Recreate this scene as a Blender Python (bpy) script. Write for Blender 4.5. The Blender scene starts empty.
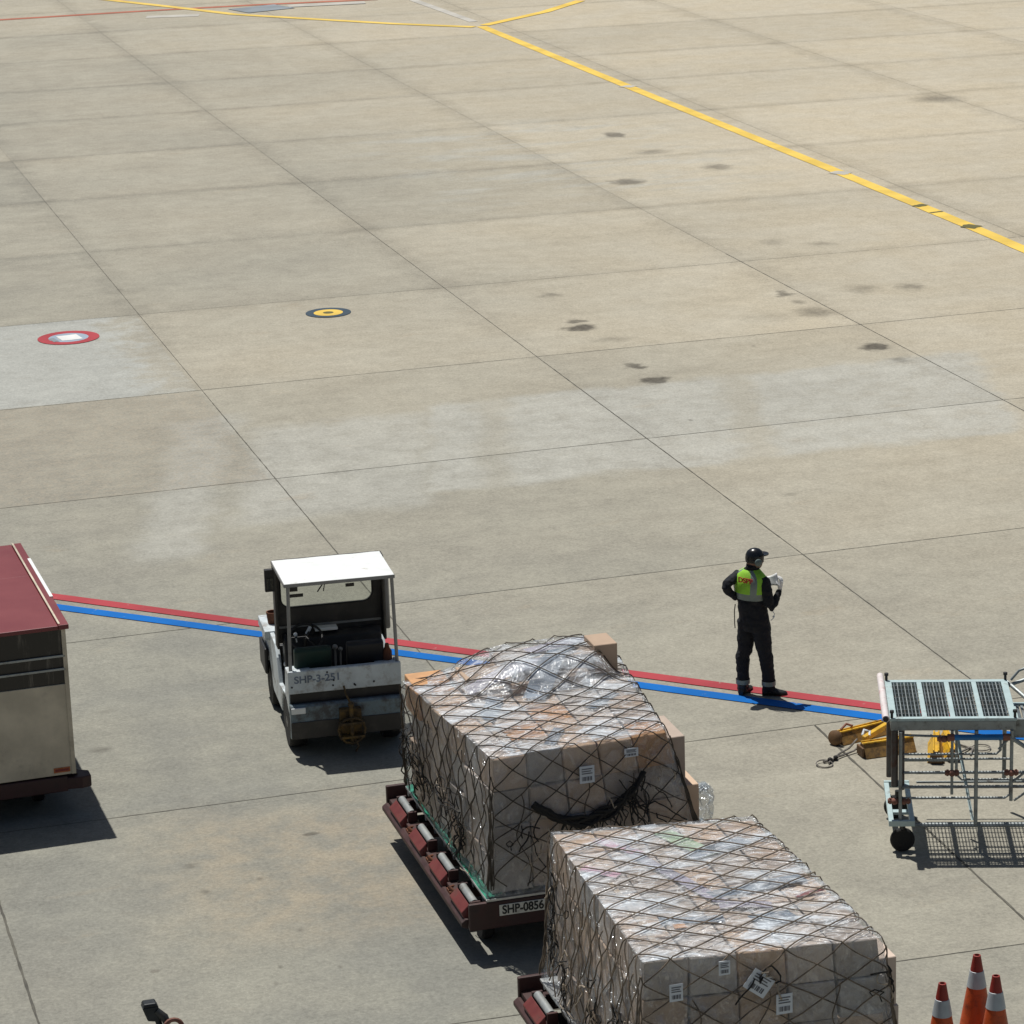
import bpy, bmesh, math, random
from math import radians as R, sin, cos, pi
from mathutils import Vector, Matrix, noise
random.seed(7)
S = bpy.context.scene
C = S.collection

# ------------------------------------------------------------------ camera
cam_d = bpy.data.cameras.new('camera')
cam = bpy.data.objects.new('camera', cam_d); C.objects.link(cam); S.camera = cam
P_, RO_, YA_ = R(16.1428304), R(-1.89981105), R(-15.50186934)
fw = Vector((-sin(YA_)*cos(P_), cos(YA_)*cos(P_), -sin(P_)))
r0 = Vector((cos(YA_), sin(YA_), 0)); u0 = r0.cross(fw)
rr_ = r0*cos(RO_)+u0*sin(RO_); uu_ = -r0*sin(RO_)+u0*cos(RO_)
m = Matrix((rr_, uu_, -fw)).transposed().to_4x4(); m.translation = (0, 0, 12)
cam.matrix_world = m
cam_d.sensor_width = 36; cam_d.lens = 107.097; cam_d.clip_start = .5; cam_d.clip_end = 3000

# ------------------------------------------------------------------ light
SUN = Vector((-.115, .36, 1)).normalized()
w = bpy.data.worlds.new('World'); S.world = w; w.use_nodes = True
nt = w.node_tree; nt.nodes.clear()
sky = nt.nodes.new('ShaderNodeTexSky'); sky.sky_type = 'NISHITA'; sky.sun_disc = False
sky.sun_elevation = math.asin(SUN.z); sky.sun_rotation = math.atan2(SUN.x, SUN.y) % (2*pi)
sky.air_density = 1.0; sky.dust_density = 1.5
bg = nt.nodes.new('ShaderNodeBackground'); bg.inputs[1].default_value = .05
wo = nt.nodes.new('ShaderNodeOutputWorld')
nt.links.new(sky.outputs[0], bg.inputs[0]); nt.links.new(bg.outputs[0], wo.inputs[0])
sl = bpy.data.lights.new('sun', 'SUN'); sl.energy = 5.0; sl.angle = R(.53); sl.color = (1, .97, .92)
so = bpy.data.objects.new('sun', sl); C.objects.link(so)
so.rotation_euler = SUN.to_track_quat('Z', 'Y').to_euler()
S.view_settings.view_transform = 'Standard'; S.view_settings.look = 'None'
S.view_settings.exposure = -0.2; S.view_settings.gamma = 1

# ------------------------------------------------------------------ shader helpers
class NB:
    def __init__(s, name):
        s.m = bpy.data.materials.new(name); s.m.use_nodes = True
        s.t = s.m.node_tree; s.p = s.t.nodes['Principled BSDF']; s.o = s.t.nodes['Material Output']
    def n(s, typ, **k):
        x = s.t.nodes.new(typ)
        for a, b in k.items(): setattr(x, a, b)
        return x
    def L(s, a, b): s.t.links.new(a, b)
    def put(s, sock, v):
        if isinstance(v, bpy.types.NodeSocket): s.L(v, sock)
        else: sock.default_value = v
    def math(s, op, a, b=0.0, c=None, clamp=False):
        x = s.n('ShaderNodeMath', operation=op, use_clamp=clamp)
        s.put(x.inputs[0], a); s.put(x.inputs[1], b)
        if c is not None: s.put(x.inputs[2], c)
        return x.outputs[0]
    def mix(s, f, a, b, typ='MIX'):
        x = s.n('ShaderNodeMix', data_type='RGBA', blend_type=typ)
        s.put(x.inputs[0], f); s.put(x.inputs[6], a if isinstance(a, bpy.types.NodeSocket) else (*a[:3], 1)); s.put(x.inputs[7], b if isinstance(b, bpy.types.NodeSocket) else (*b[:3], 1))
        return x.outputs[2]
    def noise(s, vec, sc, det=4, rough=.55, dist=0):
        x = s.n('ShaderNodeTexNoise'); x.inputs['Scale'].default_value = sc; x.inputs['Detail'].default_value = det
        x.inputs['Roughness'].default_value = rough; x.inputs['Distortion'].default_value = dist
        if vec is not None: s.L(vec, x.inputs['Vector'])
        return x.outputs[0]
    def ss(s, v, a, b, x0=0., x1=1.):
        x = s.n('ShaderNodeMapRange', interpolation_type='SMOOTHSTEP'); s.put(x.inputs[0], v)
        for i, q in zip((1, 2, 3, 4), (a, b, x0, x1)): x.inputs[i].default_value = q
        return x.outputs[0]
    def scale(s, vec, sc):
        x = s.n('ShaderNodeMapping'); s.L(vec, x.inputs[0]); x.inputs['Scale'].default_value = sc
        return x.outputs[0]
    def bump(s, h, st, d):
        x = s.n('ShaderNodeBump'); s.L(h, x.inputs['Height']); x.inputs['Strength'].default_value = st; x.inputs['Distance'].default_value = d
        s.L(x.outputs[0], s.p.inputs['Normal']); return x

def mat(name, col, rough=.5, metal=0., var=.12, nsc=6., dirt=0., dirtcol=(.10, .075, .05), bump=0., bsc=40., spec=.5, rand=0., dsc=3., coat=0.):
    b = NB(name); tc = b.n('ShaderNodeTexCoord').outputs['Object']
    n1 = b.noise(tc, nsc, 5)
    c = b.mix(b.ss(n1, .3, .7), [x*(1-var) for x in col], [min(1, x*(1+var)) for x in col])
    if rand:
        oi = b.n('ShaderNodeObjectInfo').outputs['Random']
        hs = b.n('ShaderNodeHueSaturation'); b.L(c, hs.inputs['Color'])
        b.L(b.ss(oi, 0, 1, 1-rand, 1+rand), hs.inputs['Value']); c = hs.outputs[0]
    rg = b.ss(n1, .2, .8, rough*.85, min(1, rough*1.15))
    if dirt:
        n2 = b.noise(tc, dsc, 8, .7)
        f = b.ss(n2, .62-dirt*.35, .78-dirt*.2)
        c = b.mix(b.math('MULTIPLY', f, .85), c, dirtcol); rg = b.math('MAXIMUM', rg, b.math('MULTIPLY', f, .85))
    b.L(c, b.p.inputs['Base Color']); b.L(rg, b.p.inputs['Roughness'])
    b.p.inputs['Metallic'].default_value = metal; b.p.inputs['Specular IOR Level'].default_value = spec
    if coat: b.p.inputs['Coat Weight'].default_value = coat
    if bump: b.bump(b.noise(tc, bsc, 5, .6), bump, .01)
    return b.m

M = {}
M['white'] = mat('white_paint', (.80, .82, .80), .45, var=.04, dirt=.12, dirtcol=(.45, .42, .36), dsc=5)
M['body'] = mat('tractor_paint', (.58, .64, .66), .4, var=.10, dirt=.42, dirtcol=(.22, .19, .16), bump=.1, dsc=5)
M['black'] = mat('black_trim', (.012, .012, .013), .5, var=.3, dirt=.3, dirtcol=(.05, .045, .04))
M['dashgrey'] = mat('dark_grey_panel', (.045, .041, .035), .6, var=.25, dirt=.3, dirtcol=(.09, .08, .065))
M['grey_steel'] = mat('grey_painted_post', (.30, .30, .29), .45, .2, dirt=.3)
M['rubber'] = mat('tyre_rubber', (.010, .010, .010), .8, var=.3, dirt=.12, dirtcol=(.09, .08, .065), bump=.4, bsc=60)
M['green_seat'] = mat('green_seat_vinyl', (.005, .026, .017), .6, var=.3)
M['seat'] = mat('black_seat_vinyl', (.012, .012, .014), .5, var=.3)
M['bumper'] = mat('dull_blue_bumper', (.18, .26, .30), .45, var=.2, dirt=.75, dirtcol=(.07, .055, .045), dsc=6)
M['hitch'] = mat('greasy_yellow_hitch', (.17, .10, .02), .65, .2, dirt=.9, dirtcol=(.04, .03, .02), dsc=9)
M['rust'] = mat('rusty_metal', (.16, .06, .03), .85, .2, var=.4, dirt=.4, dirtcol=(.05, .03, .02))
M['maroon'] = mat('maroon_paint', (.15, .028, .024), .5, var=.15, dirt=.38, dirtcol=(.08, .035, .025), bump=.15, dsc=6)
M['darkmaroon'] = mat('worn_dark_frame', (.05, .018, .016), .6, var=.3, dirt=.5, dirtcol=(.03, .022, .02))
M['roller'] = mat('galvanised_roller', (.36, .38, .37), .45, .35, var=.1, dirt=.3)
M['alu'] = mat('worn_aluminium', (.55, .56, .55), .4, .7, var=.12, dirt=.3, dirtcol=(.2, .18, .15))
M['greensheet'] = mat('green_plastic', (.03, .27, .17), .3, var=.3, dirt=.15, bump=.5, bsc=14)
M['rope'] = mat('net_rope', (.062, .048, .034), .75, var=.5, nsc=9)
M['rope2'] = mat('brown_net_rope', (.13, .10, .07), .7, var=.5, nsc=9)
M['darkrope'] = mat('black_rope', (.012, .011, .010), .8, var=.4, nsc=20)
M['tanrope'] = mat('frayed_rope', (.35, .29, .22), .8, var=.4, nsc=20)
M['label'] = mat('label_paper', (.60, .64, .68), .6, var=.04)
M['ink'] = mat('label_ink', (.10, .10, .115), .6)
M['orangebox'] = mat('orange_carton', (.55, .30, .14), .75, var=.12)
M['plate'] = mat('plate_white', (.66, .65, .58), .5, var=.05, dirt=.1)
M['blueink'] = mat('fleet_number_blue', (.16, .20, .26), .5, var=.4)
M['lime'] = mat('lime_vest_cloth', (.30, .62, .04), .65, var=.12, nsc=14, bump=.35, bsc=22)
M['reflect'] = mat('grey_reflective_tape', (.20, .24, .22), .4, .1, var=.12)
M['navy'] = mat('navy_workwear', (.005, .006, .010), .85, var=.3, nsc=10, bump=.6, bsc=16)
M['cap'] = mat('black_helmet_shell', (.008, .009, .011), .28, var=.2)
M['ear'] = mat('grey_green_earcup', (.13, .17, .16), .45)
M['skin'] = mat('brown_skin', (.22, .12, .08), .55)
M['glove'] = mat('white_glove', (.74, .74, .72), .75, bump=.3)
M['paper'] = mat('white_paper', (.85, .85, .84), .6, var=.03)
M['redprint'] = mat('red_print', (.45, .03, .02), .6)
M['boot'] = mat('black_boot', (.008, .008, .009), .5)
M['orange'] = mat('cone_orange', (.50, .075, .012), .5, var=.15, dirt=.42, dirtcol=(.12, .02, .01), dsc=7)
M['conered'] = mat('cone_tip_red', (.26, .022, .014), .55, var=.2, dirt=.4, dirtcol=(.08, .015, .01), dsc=12)
M['coneband'] = mat('cone_band_silver', (.40, .45, .48), .4, var=.12, dirt=.15)
M['yellow'] = mat('chock_yellow', (.66, .38, .015), .5, var=.15, dirt=.45, dirtcol=(.16, .10, .03), dsc=10)
M['chockdirt'] = mat('chock_worn_side', (.26, .15, .04), .65, var=.35, dirt=.5, dirtcol=(.07, .045, .025), dsc=10)
M['chockend'] = mat('chock_brown_end', (.14, .075, .03), .7, var=.3)
M['cartframe'] = mat('cart_pale_blue_paint', (.42, .53, .53), .45, var=.08, dirt=.25, dirtcol=(.2, .2, .18), dsc=6)
M['tube'] = mat('galvanised_tube', (.27, .30, .30), .5, .35, var=.15, dirt=.35, dirtcol=(.1, .09, .08), dsc=8)
M['rustpost'] = mat('rust_streaked_post', (.10, .095, .09), .6, .3, var=.3, dirt=.6, dirtcol=(.10, .05, .035), dsc=9)
M['clamp'] = mat('rusty_clamp', (.20, .09, .065), .8, .1, var=.3)
M['blue'] = mat('blue_paint', (.01, .16, .42), .4, var=.2, dirt=.15)
M['pinkpipe'] = mat('white_pipe_red_marks', (.72, .66, .64), .45, var=.06, dirt=.35, dirtcol=(.45, .12, .12), dsc=7)
M['containerwall'] = mat('dull_aluminium_sheet', (.58, .51, .39), .55, .1, var=.16, nsc=3, dirt=.35, dirtcol=(.30, .26, .20), bump=.12, bsc=5, dsc=2)
M['roof'] = mat('container_roof_paint', (.19, .036, .038), .45, var=.06, nsc=1.2, dirt=.12, dirtcol=(.19, .06, .055), dsc=2)
M['amber'] = mat('amber_reflector', (.42, .10, .02), .3)
M['navyhead'] = mat('dark_grease_steel', (.035, .04, .042), .5, .4, var=.4, dirt=.4)
M['concretebit'] = mat('joint_filler', (.095, .09, .072), .9, var=.4, nsc=3)

def glassmat():
    b = NB('windshield_glass'); tr = b.n('ShaderNodeBsdfTransparent'); tr.inputs[0].default_value = (.86, .88, .86, 1)
    gl = b.n('ShaderNodeBsdfGlossy'); gl.inputs['Roughness'].default_value = .05
    fr = b.n('ShaderNodeFresnel'); fr.inputs[0].default_value = 1.45
    tc = b.n('ShaderNodeTexCoord').outputs['Object']
    df = b.n('ShaderNodeBsdfDiffuse'); df.inputs[0].default_value = (.5, .48, .42, 1)
    m1 = b.n('ShaderNodeMixShader'); b.L(b.ss(b.noise(tc, 4, 5), .4, .8, .0, .04), m1.inputs[0]); b.L(tr.outputs[0], m1.inputs[1]); b.L(df.outputs[0], m1.inputs[2])
    m2 = b.n('ShaderNodeMixShader'); b.L(fr.outputs[0], m2.inputs[0]); b.L(m1.outputs[0], m2.inputs[1]); b.L(gl.outputs[0], m2.inputs[2])
    b.L(m2.outputs[0], b.o.inputs[0]); return b.m
M['glass'] = glassmat()

def darkpanel():
    b = NB('smoked_side_panel'); tc = b.n('ShaderNodeTexCoord').outputs['Object']
    v = b.noise(b.scale(tc, (9, 9, 1.2)), 1.0, 5, .7)
    c = b.mix(b.ss(v, .52, .8), (.018, .015, .012), (.26, .23, .19))
    b.L(c, b.p.inputs['Base Color']); b.p.inputs['Roughness'].default_value = .35; return b.m
M['smoked'] = darkpanel()

def filmmat(name, lo, hi, tint):
    b = NB(name); tc = b.n('ShaderNodeTexCoord').outputs['Object']
    n1 = b.noise(b.scale(tc, (1, 1.6, 1)), 1.9, 2.5, .5, .8)
    n2 = b.noise(b.scale(tc, (1.0, 2.4, 1.0)), 3.6, 2.5, .5, 1.3)
    wr = b.noise(b.scale(tc, (3.0, 1.0, 1.3)), 5, 2, .5, 2.0)
    ridge = b.math('SUBTRACT', 1, b.math('ABSOLUTE', b.math('MULTIPLY', b.math('SUBTRACT', n2, .5), 5)), clamp=True)
    b.L(b.mix(b.ss(n1, .35, .65), tint, (.74, .80, .85)), b.p.inputs['Base Color'])
    b.L(b.ss(n1, .3, .7, .10, .28), b.p.inputs['Roughness'])
    b.p.inputs['Specular IOR Level'].default_value = .8
    h = b.math('ADD', b.math('MULTIPLY', n2, .9), b.math('ADD', b.math('MULTIPLY', wr, .35), b.math('MULTIPLY', ridge, .12)))
    bp = b.bump(h, .55, .06)
    bg2 = b.n('ShaderNodeBump'); bg2.inputs['Strength'].default_value = 1.0; bg2.inputs['Distance'].default_value = .20; b.L(b.math('ADD', n2, b.math('MULTIPLY', wr, .8)), bg2.inputs['Height'])
    gn = b.n('ShaderNodeNewGeometry'); sn = b.n('ShaderNodeSeparateXYZ'); b.L(gn.outputs['Normal'], sn.inputs[0]); upf = b.ss(b.math('ABSOLUTE', sn.outputs[2]), .3, .8, .28, 1.0)  # film milkier on top, clearer on upright faces: lit top, shaded sides painted in
    tr = b.n('ShaderNodeBsdfTransparent'); tr.inputs[0].default_value = (.93, .94, .95, 1)
    mx = b.n('ShaderNodeMixShader')
    a = b.math('ADD', b.ss(n1, .42, .74, lo, hi), b.math('MULTIPLY', b.math('POWER', ridge, 4.0), .45), clamp=True); a = b.math('MULTIPLY', a, upf)  # opaque white streaks along ridges stand for sun glints
    gl = b.n('ShaderNodeBsdfGlossy'); gl.inputs['Roughness'].default_value = .17; gl.inputs[0].default_value = (.9, .95, 1, 1)
    b.L(bg2.outputs[0], gl.inputs['Normal'])
    m0 = b.n('ShaderNodeMixShader'); lw = b.n('ShaderNodeLayerWeight'); lw.inputs[0].default_value = .25; b.L(bp.outputs[0], lw.inputs['Normal'])
    b.L(b.math('ADD', b.math('MULTIPLY', lw.outputs['Fresnel'], .12), .15), m0.inputs[0]); b.L(tr.outputs[0], m0.inputs[1]); b.L(gl.outputs[0], m0.inputs[2])
    b.L(a, mx.inputs[0]); b.L(m0.outputs[0], mx.inputs[1]); b.L(b.p.outputs[0], mx.inputs[2]); b.L(mx.outputs[0], b.o.inputs[0])
    return b.m
M['film'] = filmmat('clear_stretch_film', .05, .55, (.90, .89, .88))
M['loosefilm'] = filmmat('loose_milky_film', .08, .4, (.55, .62, .66))

def cartonmat(name, col):
    b = NB(name); tc = b.n('ShaderNodeTexCoord').outputs['Object']; oi = b.n('ShaderNodeObjectInfo').outputs['Random']
    n1 = b.noise(tc, 3, 4)
    c = b.mix(b.ss(n1, .3, .7), [x*.9 for x in col], [x*1.08 for x in col])
    hs = b.n('ShaderNodeHueSaturation'); b.L(c, hs.inputs['Color']); b.L(b.ss(oi, 0, 1, .8, 1.15), hs.inputs['Value'])
    b.L(b.ss(b.math('FRACT', b.math('MULTIPLY', oi, 7.3)), 0, 1, .75, 1.15), hs.inputs['Saturation'])
    b.L(hs.outputs[0], b.p.inputs['Base Color']); b.p.inputs['Roughness'].default_value = .8
    b.bump(b.noise(tc, 7, 3), .3, .02); return b.m
M['carton'] = cartonmat('kraft_carton', (.54, .405, .30))
M['carton_grey'] = cartonmat('greyish_carton', (.50, .43, .37))
M['tape'] = mat('packing_tape', (.52, .42, .32), .35, var=.1)
M['pinktape'] = mat('pink_print_sheet', (.62, .38, .46), .5, var=.2, nsc=5)
M['greentape'] = mat('green_print_sheet', (.42, .54, .36), .5, var=.2, nsc=5)
M['bluetape'] = mat('slate_print_sheet', (.20, .24, .29), .45, var=.3, nsc=5)
M['violettape'] = mat('violet_print_sheet', (.36, .33, .40), .45, var=.2, nsc=5)

# ------------------------------------------------------------------ mesh helpers
def tag(o, label=None, cat=None, group=None, kind=None):
    if label: o['label'] = label
    if cat: o['category'] = cat
    if group: o['group'] = group
    if kind: o['kind'] = kind
    return o
def empty(name, loc, rz=0, label=None, cat=None, group=None):
    o = bpy.data.objects.new(name, None); o.empty_display_size = .2; C.objects.link(o); o.location = loc; o.rotation_euler = (0, 0, rz)
    return tag(o, label, cat, group)

def basis(d):
    d = Vector(d).normalized(); a = Vector((0, 0, 1)) if abs(d.z) < .9 else Vector((1, 0, 0))
    x = d.cross(a).normalized(); return x, x.cross(d).normalized()

class MB:
    def __init__(s, off=(0, 0, 0)): s.b = bmesh.new(); s.off = Vector(off)
    def vv(s, p): return s.b.verts.new(Vector(p)-s.off)
    def f(s, vs, mi=0):
        try: q = s.b.faces.new(vs); q.material_index = mi; return q
        except ValueError: return None
    def box(s, x0, x1, y0, y1, z0, z1, mi=0, M4=None):
        P = [Vector((x, y, z)) for z in (z0, z1) for y in (y0, y1) for x in (x0, x1)]
        if M4: P = [M4 @ p for p in P]
        s.hexa(P, mi); return s
    def hexa(s, P, mi=0):     # order: z0(y0x0,y0x1,y1x0,y1x1), z1(...)
        v = [s.vv(p) for p in P]
        for q in ((0, 2, 3, 1), (4, 5, 7, 6), (0, 1, 5, 4), (2, 6, 7, 3), (0, 4, 6, 2), (1, 3, 7, 5)): s.f([v[i] for i in q], mi)
        return s
    def tube(s, pts, r, n=8, cap=True, mi=0, closed=False):
        pts = [Vector(p) for p in pts]; rs = r if isinstance(r, (list, tuple)) else [r]*len(pts)
        rings = []; x = None
        for i, p in enumerate(pts):
            if closed: d = pts[(i+1) % len(pts)]-pts[i-1]
            else: d = pts[min(i+1, len(pts)-1)]-pts[max(i-1, 0)]
            if d.length < 1e-9: d = Vector((0, 0, 1))
            d.normalize()
            if x is None: x, y = basis(d)
            else:
                x = (x-d*x.dot(d))
                if x.length < 1e-6: x, _ = basis(d)
                x.normalize()
            y = d.cross(x)
            rings.append([s.vv(p+(x*cos(2*pi*k/n)+y*sin(2*pi*k/n))*rs[i]) for k in range(n)])
        m_ = len(rings)
        for i in range(m_ if closed else m_-1):
            a, b2 = rings[i], rings[(i+1) % m_]
            for k in range(n): s.f([a[k], a[(k+1) % n], b2[(k+1) % n], b2[k]], mi)
        if cap and not closed: s.f(rings[0][::-1], mi); s.f(rings[-1], mi)
        return s
    def cyl(s, a, b, r, n=20, mi=0): return s.tube([a, b], r, n, mi=mi)
    def lathe(s, prof, n=28, c=(0, 0, 0), mi=None, ax=None):
        c = Vector(c); rings = []
        d = Vector(ax) if ax else Vector((0, 0, 1)); x, y = basis(d)
        for r, z in prof: rings.append([s.vv(c+d*z+(x*cos(2*pi*k/n)+y*sin(2*pi*k/n))*max(r, .0005)) for k in range(n)])
        for i in range(len(rings)-1):
            for k in range(n): s.f([rings[i][k], rings[i][(k+1) % n], rings[i+1][(k+1) % n], rings[i+1][k]], mi[i] if mi else 0)
        s.f(rings[0][::-1], mi[0] if mi else 0); s.f(rings[-1], mi[-1] if mi else 0); return s
    def loft(s, rings, cap=True, mi=None):
        R_ = [[s.vv(p) for p in r] for r in rings]; n = len(R_[0])
        for i in range(len(R_)-1):
            for k in range(n): s.f([R_[i][k], R_[i][(k+1) % n], R_[i+1][(k+1) % n], R_[i+1][k]], mi[i] if mi else 0)
        if cap: s.f(R_[0][::-1]); s.f(R_[-1], mi[-1] if mi else 0)
        return s
    def prism(s, poly, a, b, axis='x', mi=0):   # poly in the two other axes
        def P(u, v, w_): return {'x': (w_, u, v), 'y': (u, w_, v), 'z': (u, v, w_)}[axis]
        A = [s.vv(P(u, v, a)) for u, v in poly]; B = [s.vv(P(u, v, b)) for u, v in poly]
        s.f(A[::-1], mi); s.f(B, mi)
        for i in range(len(poly)): j = (i+1) % len(poly); s.f([A[i], A[j], B[j], B[i]], mi)
        return s
    def sph(s, c, r, sc=(1, 1, 1), mi=0, seg=16):
        q = bmesh.ops.create_uvsphere(s.b, u_segments=seg, v_segments=max(6, seg*2//3), radius=r)
        for v in q['verts']: v.co = Vector((v.co.x*sc[0], v.co.y*sc[1], v.co.z*sc[2]))+Vector(c)-s.off
        for v in q['verts']:
            for f_ in v.link_faces: f_.material_index = mi
        return s
    def build(s, name, mats, parent=None, smooth=False, bevel=0., seg=2, label=None, kind=None):
        bmesh.ops.recalc_face_normals(s.b, faces=s.b.faces)
        me = bpy.data.meshes.new(name); s.b.to_mesh(me); s.b.free()
        for q in (mats if isinstance(mats, (list, tuple)) else [mats]): me.materials.append(M[q] if isinstance(q, str) else q)
        o = bpy.data.objects.new(name, me); C.objects.link(o)
        if parent: o.parent = parent
        if smooth:
            for p in me.polygons: p.use_smooth = True
            try: me.set_sharp_from_angle(angle=R(38))
            except Exception: pass
        if bevel:
            bv = o.modifiers.new('bevel', 'BEVEL'); bv.width = bevel; bv.segments = seg; bv.limit_method = 'ANGLE'; bv.angle_limit = R(40)
        if label: o['label'] = label
        if kind: o['kind'] = kind
        return o

def bake(o):      # apply modifiers
    bpy.context.view_layer.update()
    dg = bpy.context.evaluated_depsgraph_get(); me = bpy.data.meshes.new_from_object(o.evaluated_get(dg))
    o.modifiers.clear(); o.data = me; return o

def text(name, body, size, parent, material, Mx, ext=.002, bold=0., xs=1.):
    cu = bpy.data.curves.new(name, 'FONT'); cu.body = body; cu.size = size; cu.extrude = ext; cu.align_x = 'CENTER'; cu.align_y = 'CENTER'; cu.offset = bold
    t = bpy.data.objects.new(name, cu); C.objects.link(t)
    bpy.context.view_layer.update()
    me = bpy.data.meshes.new_from_object(t.evaluated_get(bpy.context.evaluated_depsgraph_get()))
    bpy.data.objects.remove(t); bpy.data.curves.remove(cu)
    me.transform(Mx @ Matrix.Diagonal((xs, 1, 1, 1))); me.materials.clear(); me.materials.append(M[material])
    o = bpy.data.objects.new(name, me); C.objects.link(o); o.parent = parent; return o
UP = Matrix.Rotation(pi/2, 4, 'X')      # text standing, facing -Y

# ------------------------------------------------------------------ GROUND
AX = [(-4, 2.48, 2.48, 0, 40), (1, 8.307, 8.207, 39, 77), (2, 14.144, 14.064, 31, 100), (3, 20.116, 20.063, 43, 92), (4, 26.137, 26.087, 70, 78), (5, 32.2, 32.2, 60, 79), (6, 38.3, 38.3, 60, 79), (7, -3.3, -3.3, 0, 50), (8, 44.4, 44.4, 0, 50), (9, 50.5, 50.5, 0, 50), (10, 56.6, 56.6, 0, 50)]
BY = [(0.01, 48.86), (.01, 42.92), (.01, 36.36), (0, 30.32), (-.03, 24.45), (-.01, 55.36), (-.02, 61.89), (-.03, 68.23), (-.015, 74.1), (-.02, 80.17), (-.045, 86.3), (-.05, 92.7), (-.05, 99.0), (-.05, 105.3), (-.05, 111.6), (-.05, 118), (-.05, 124.3), (-.03, 18.3)]
STAINS = [(15.59,51.40,0.16,0.12,0.70),(15.47,50.83,0.29,0.24,0.90),(15.45,47.68,0.16,0.22,0.80),(15.45,46.60,0.23,0.24,0.90),(19.82,52.00,0.15,0.22,0.70),(19.79,51.25,0.10,0.17,0.50),(19.76,50.34,0.34,0.37,0.55),(19.68,47.34,0.23,0.26,0.90),(19.69,46.37,0.19,0.18,0.50),(21.28,51.82,0.27,0.31,0.40),(22.17,51.60,0.23,0.27,0.55),(31.90,72.67,0.51,0.51,0.60),(22.63,70.99,0.23,0.38,0.70),(20.85,64.59,0.33,0.38,0.70),(22.65,68.19,0.36,0.28,0.50),(23.34,65.54,0.24,0.33,0.60),(21.35,56.73,0.25,0.26,0.30),(22.17,56.12,0.21,0.20,0.40),(15.78,53.74,0.18,0.18,0.50),(18.99,50.32,0.40,0.37,0.20),(15.70,49.69,0.29,0.19,0.30),(4.08,32.44,0.11,0.07,0.50),(4.33,33.69,0.11,0.07,0.20),(5.79,29.14,0.08,0.04,0.70),(4.44,28.73,0.05,0.07,0.35),(4.47,28.01,0.04,0.06,0.50),(5.05,28.15,0.03,0.04,0.50),(5.16,26.77,0.03,0.04,0.40),(4.81,26.00,0.02,0.03,0.50),(5.34,25.81,0.02,0.03,0.50),(15.12,43.87,0.03,0.06,0.50),(15.04,39.32,0.12,0.08,0.30),(8.29,57.66,0.06,0.14,0.30),(12.56,40.01,0.08,0.08,0.20),(10.87,33.94,0.09,0.06,0.15)]

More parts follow.
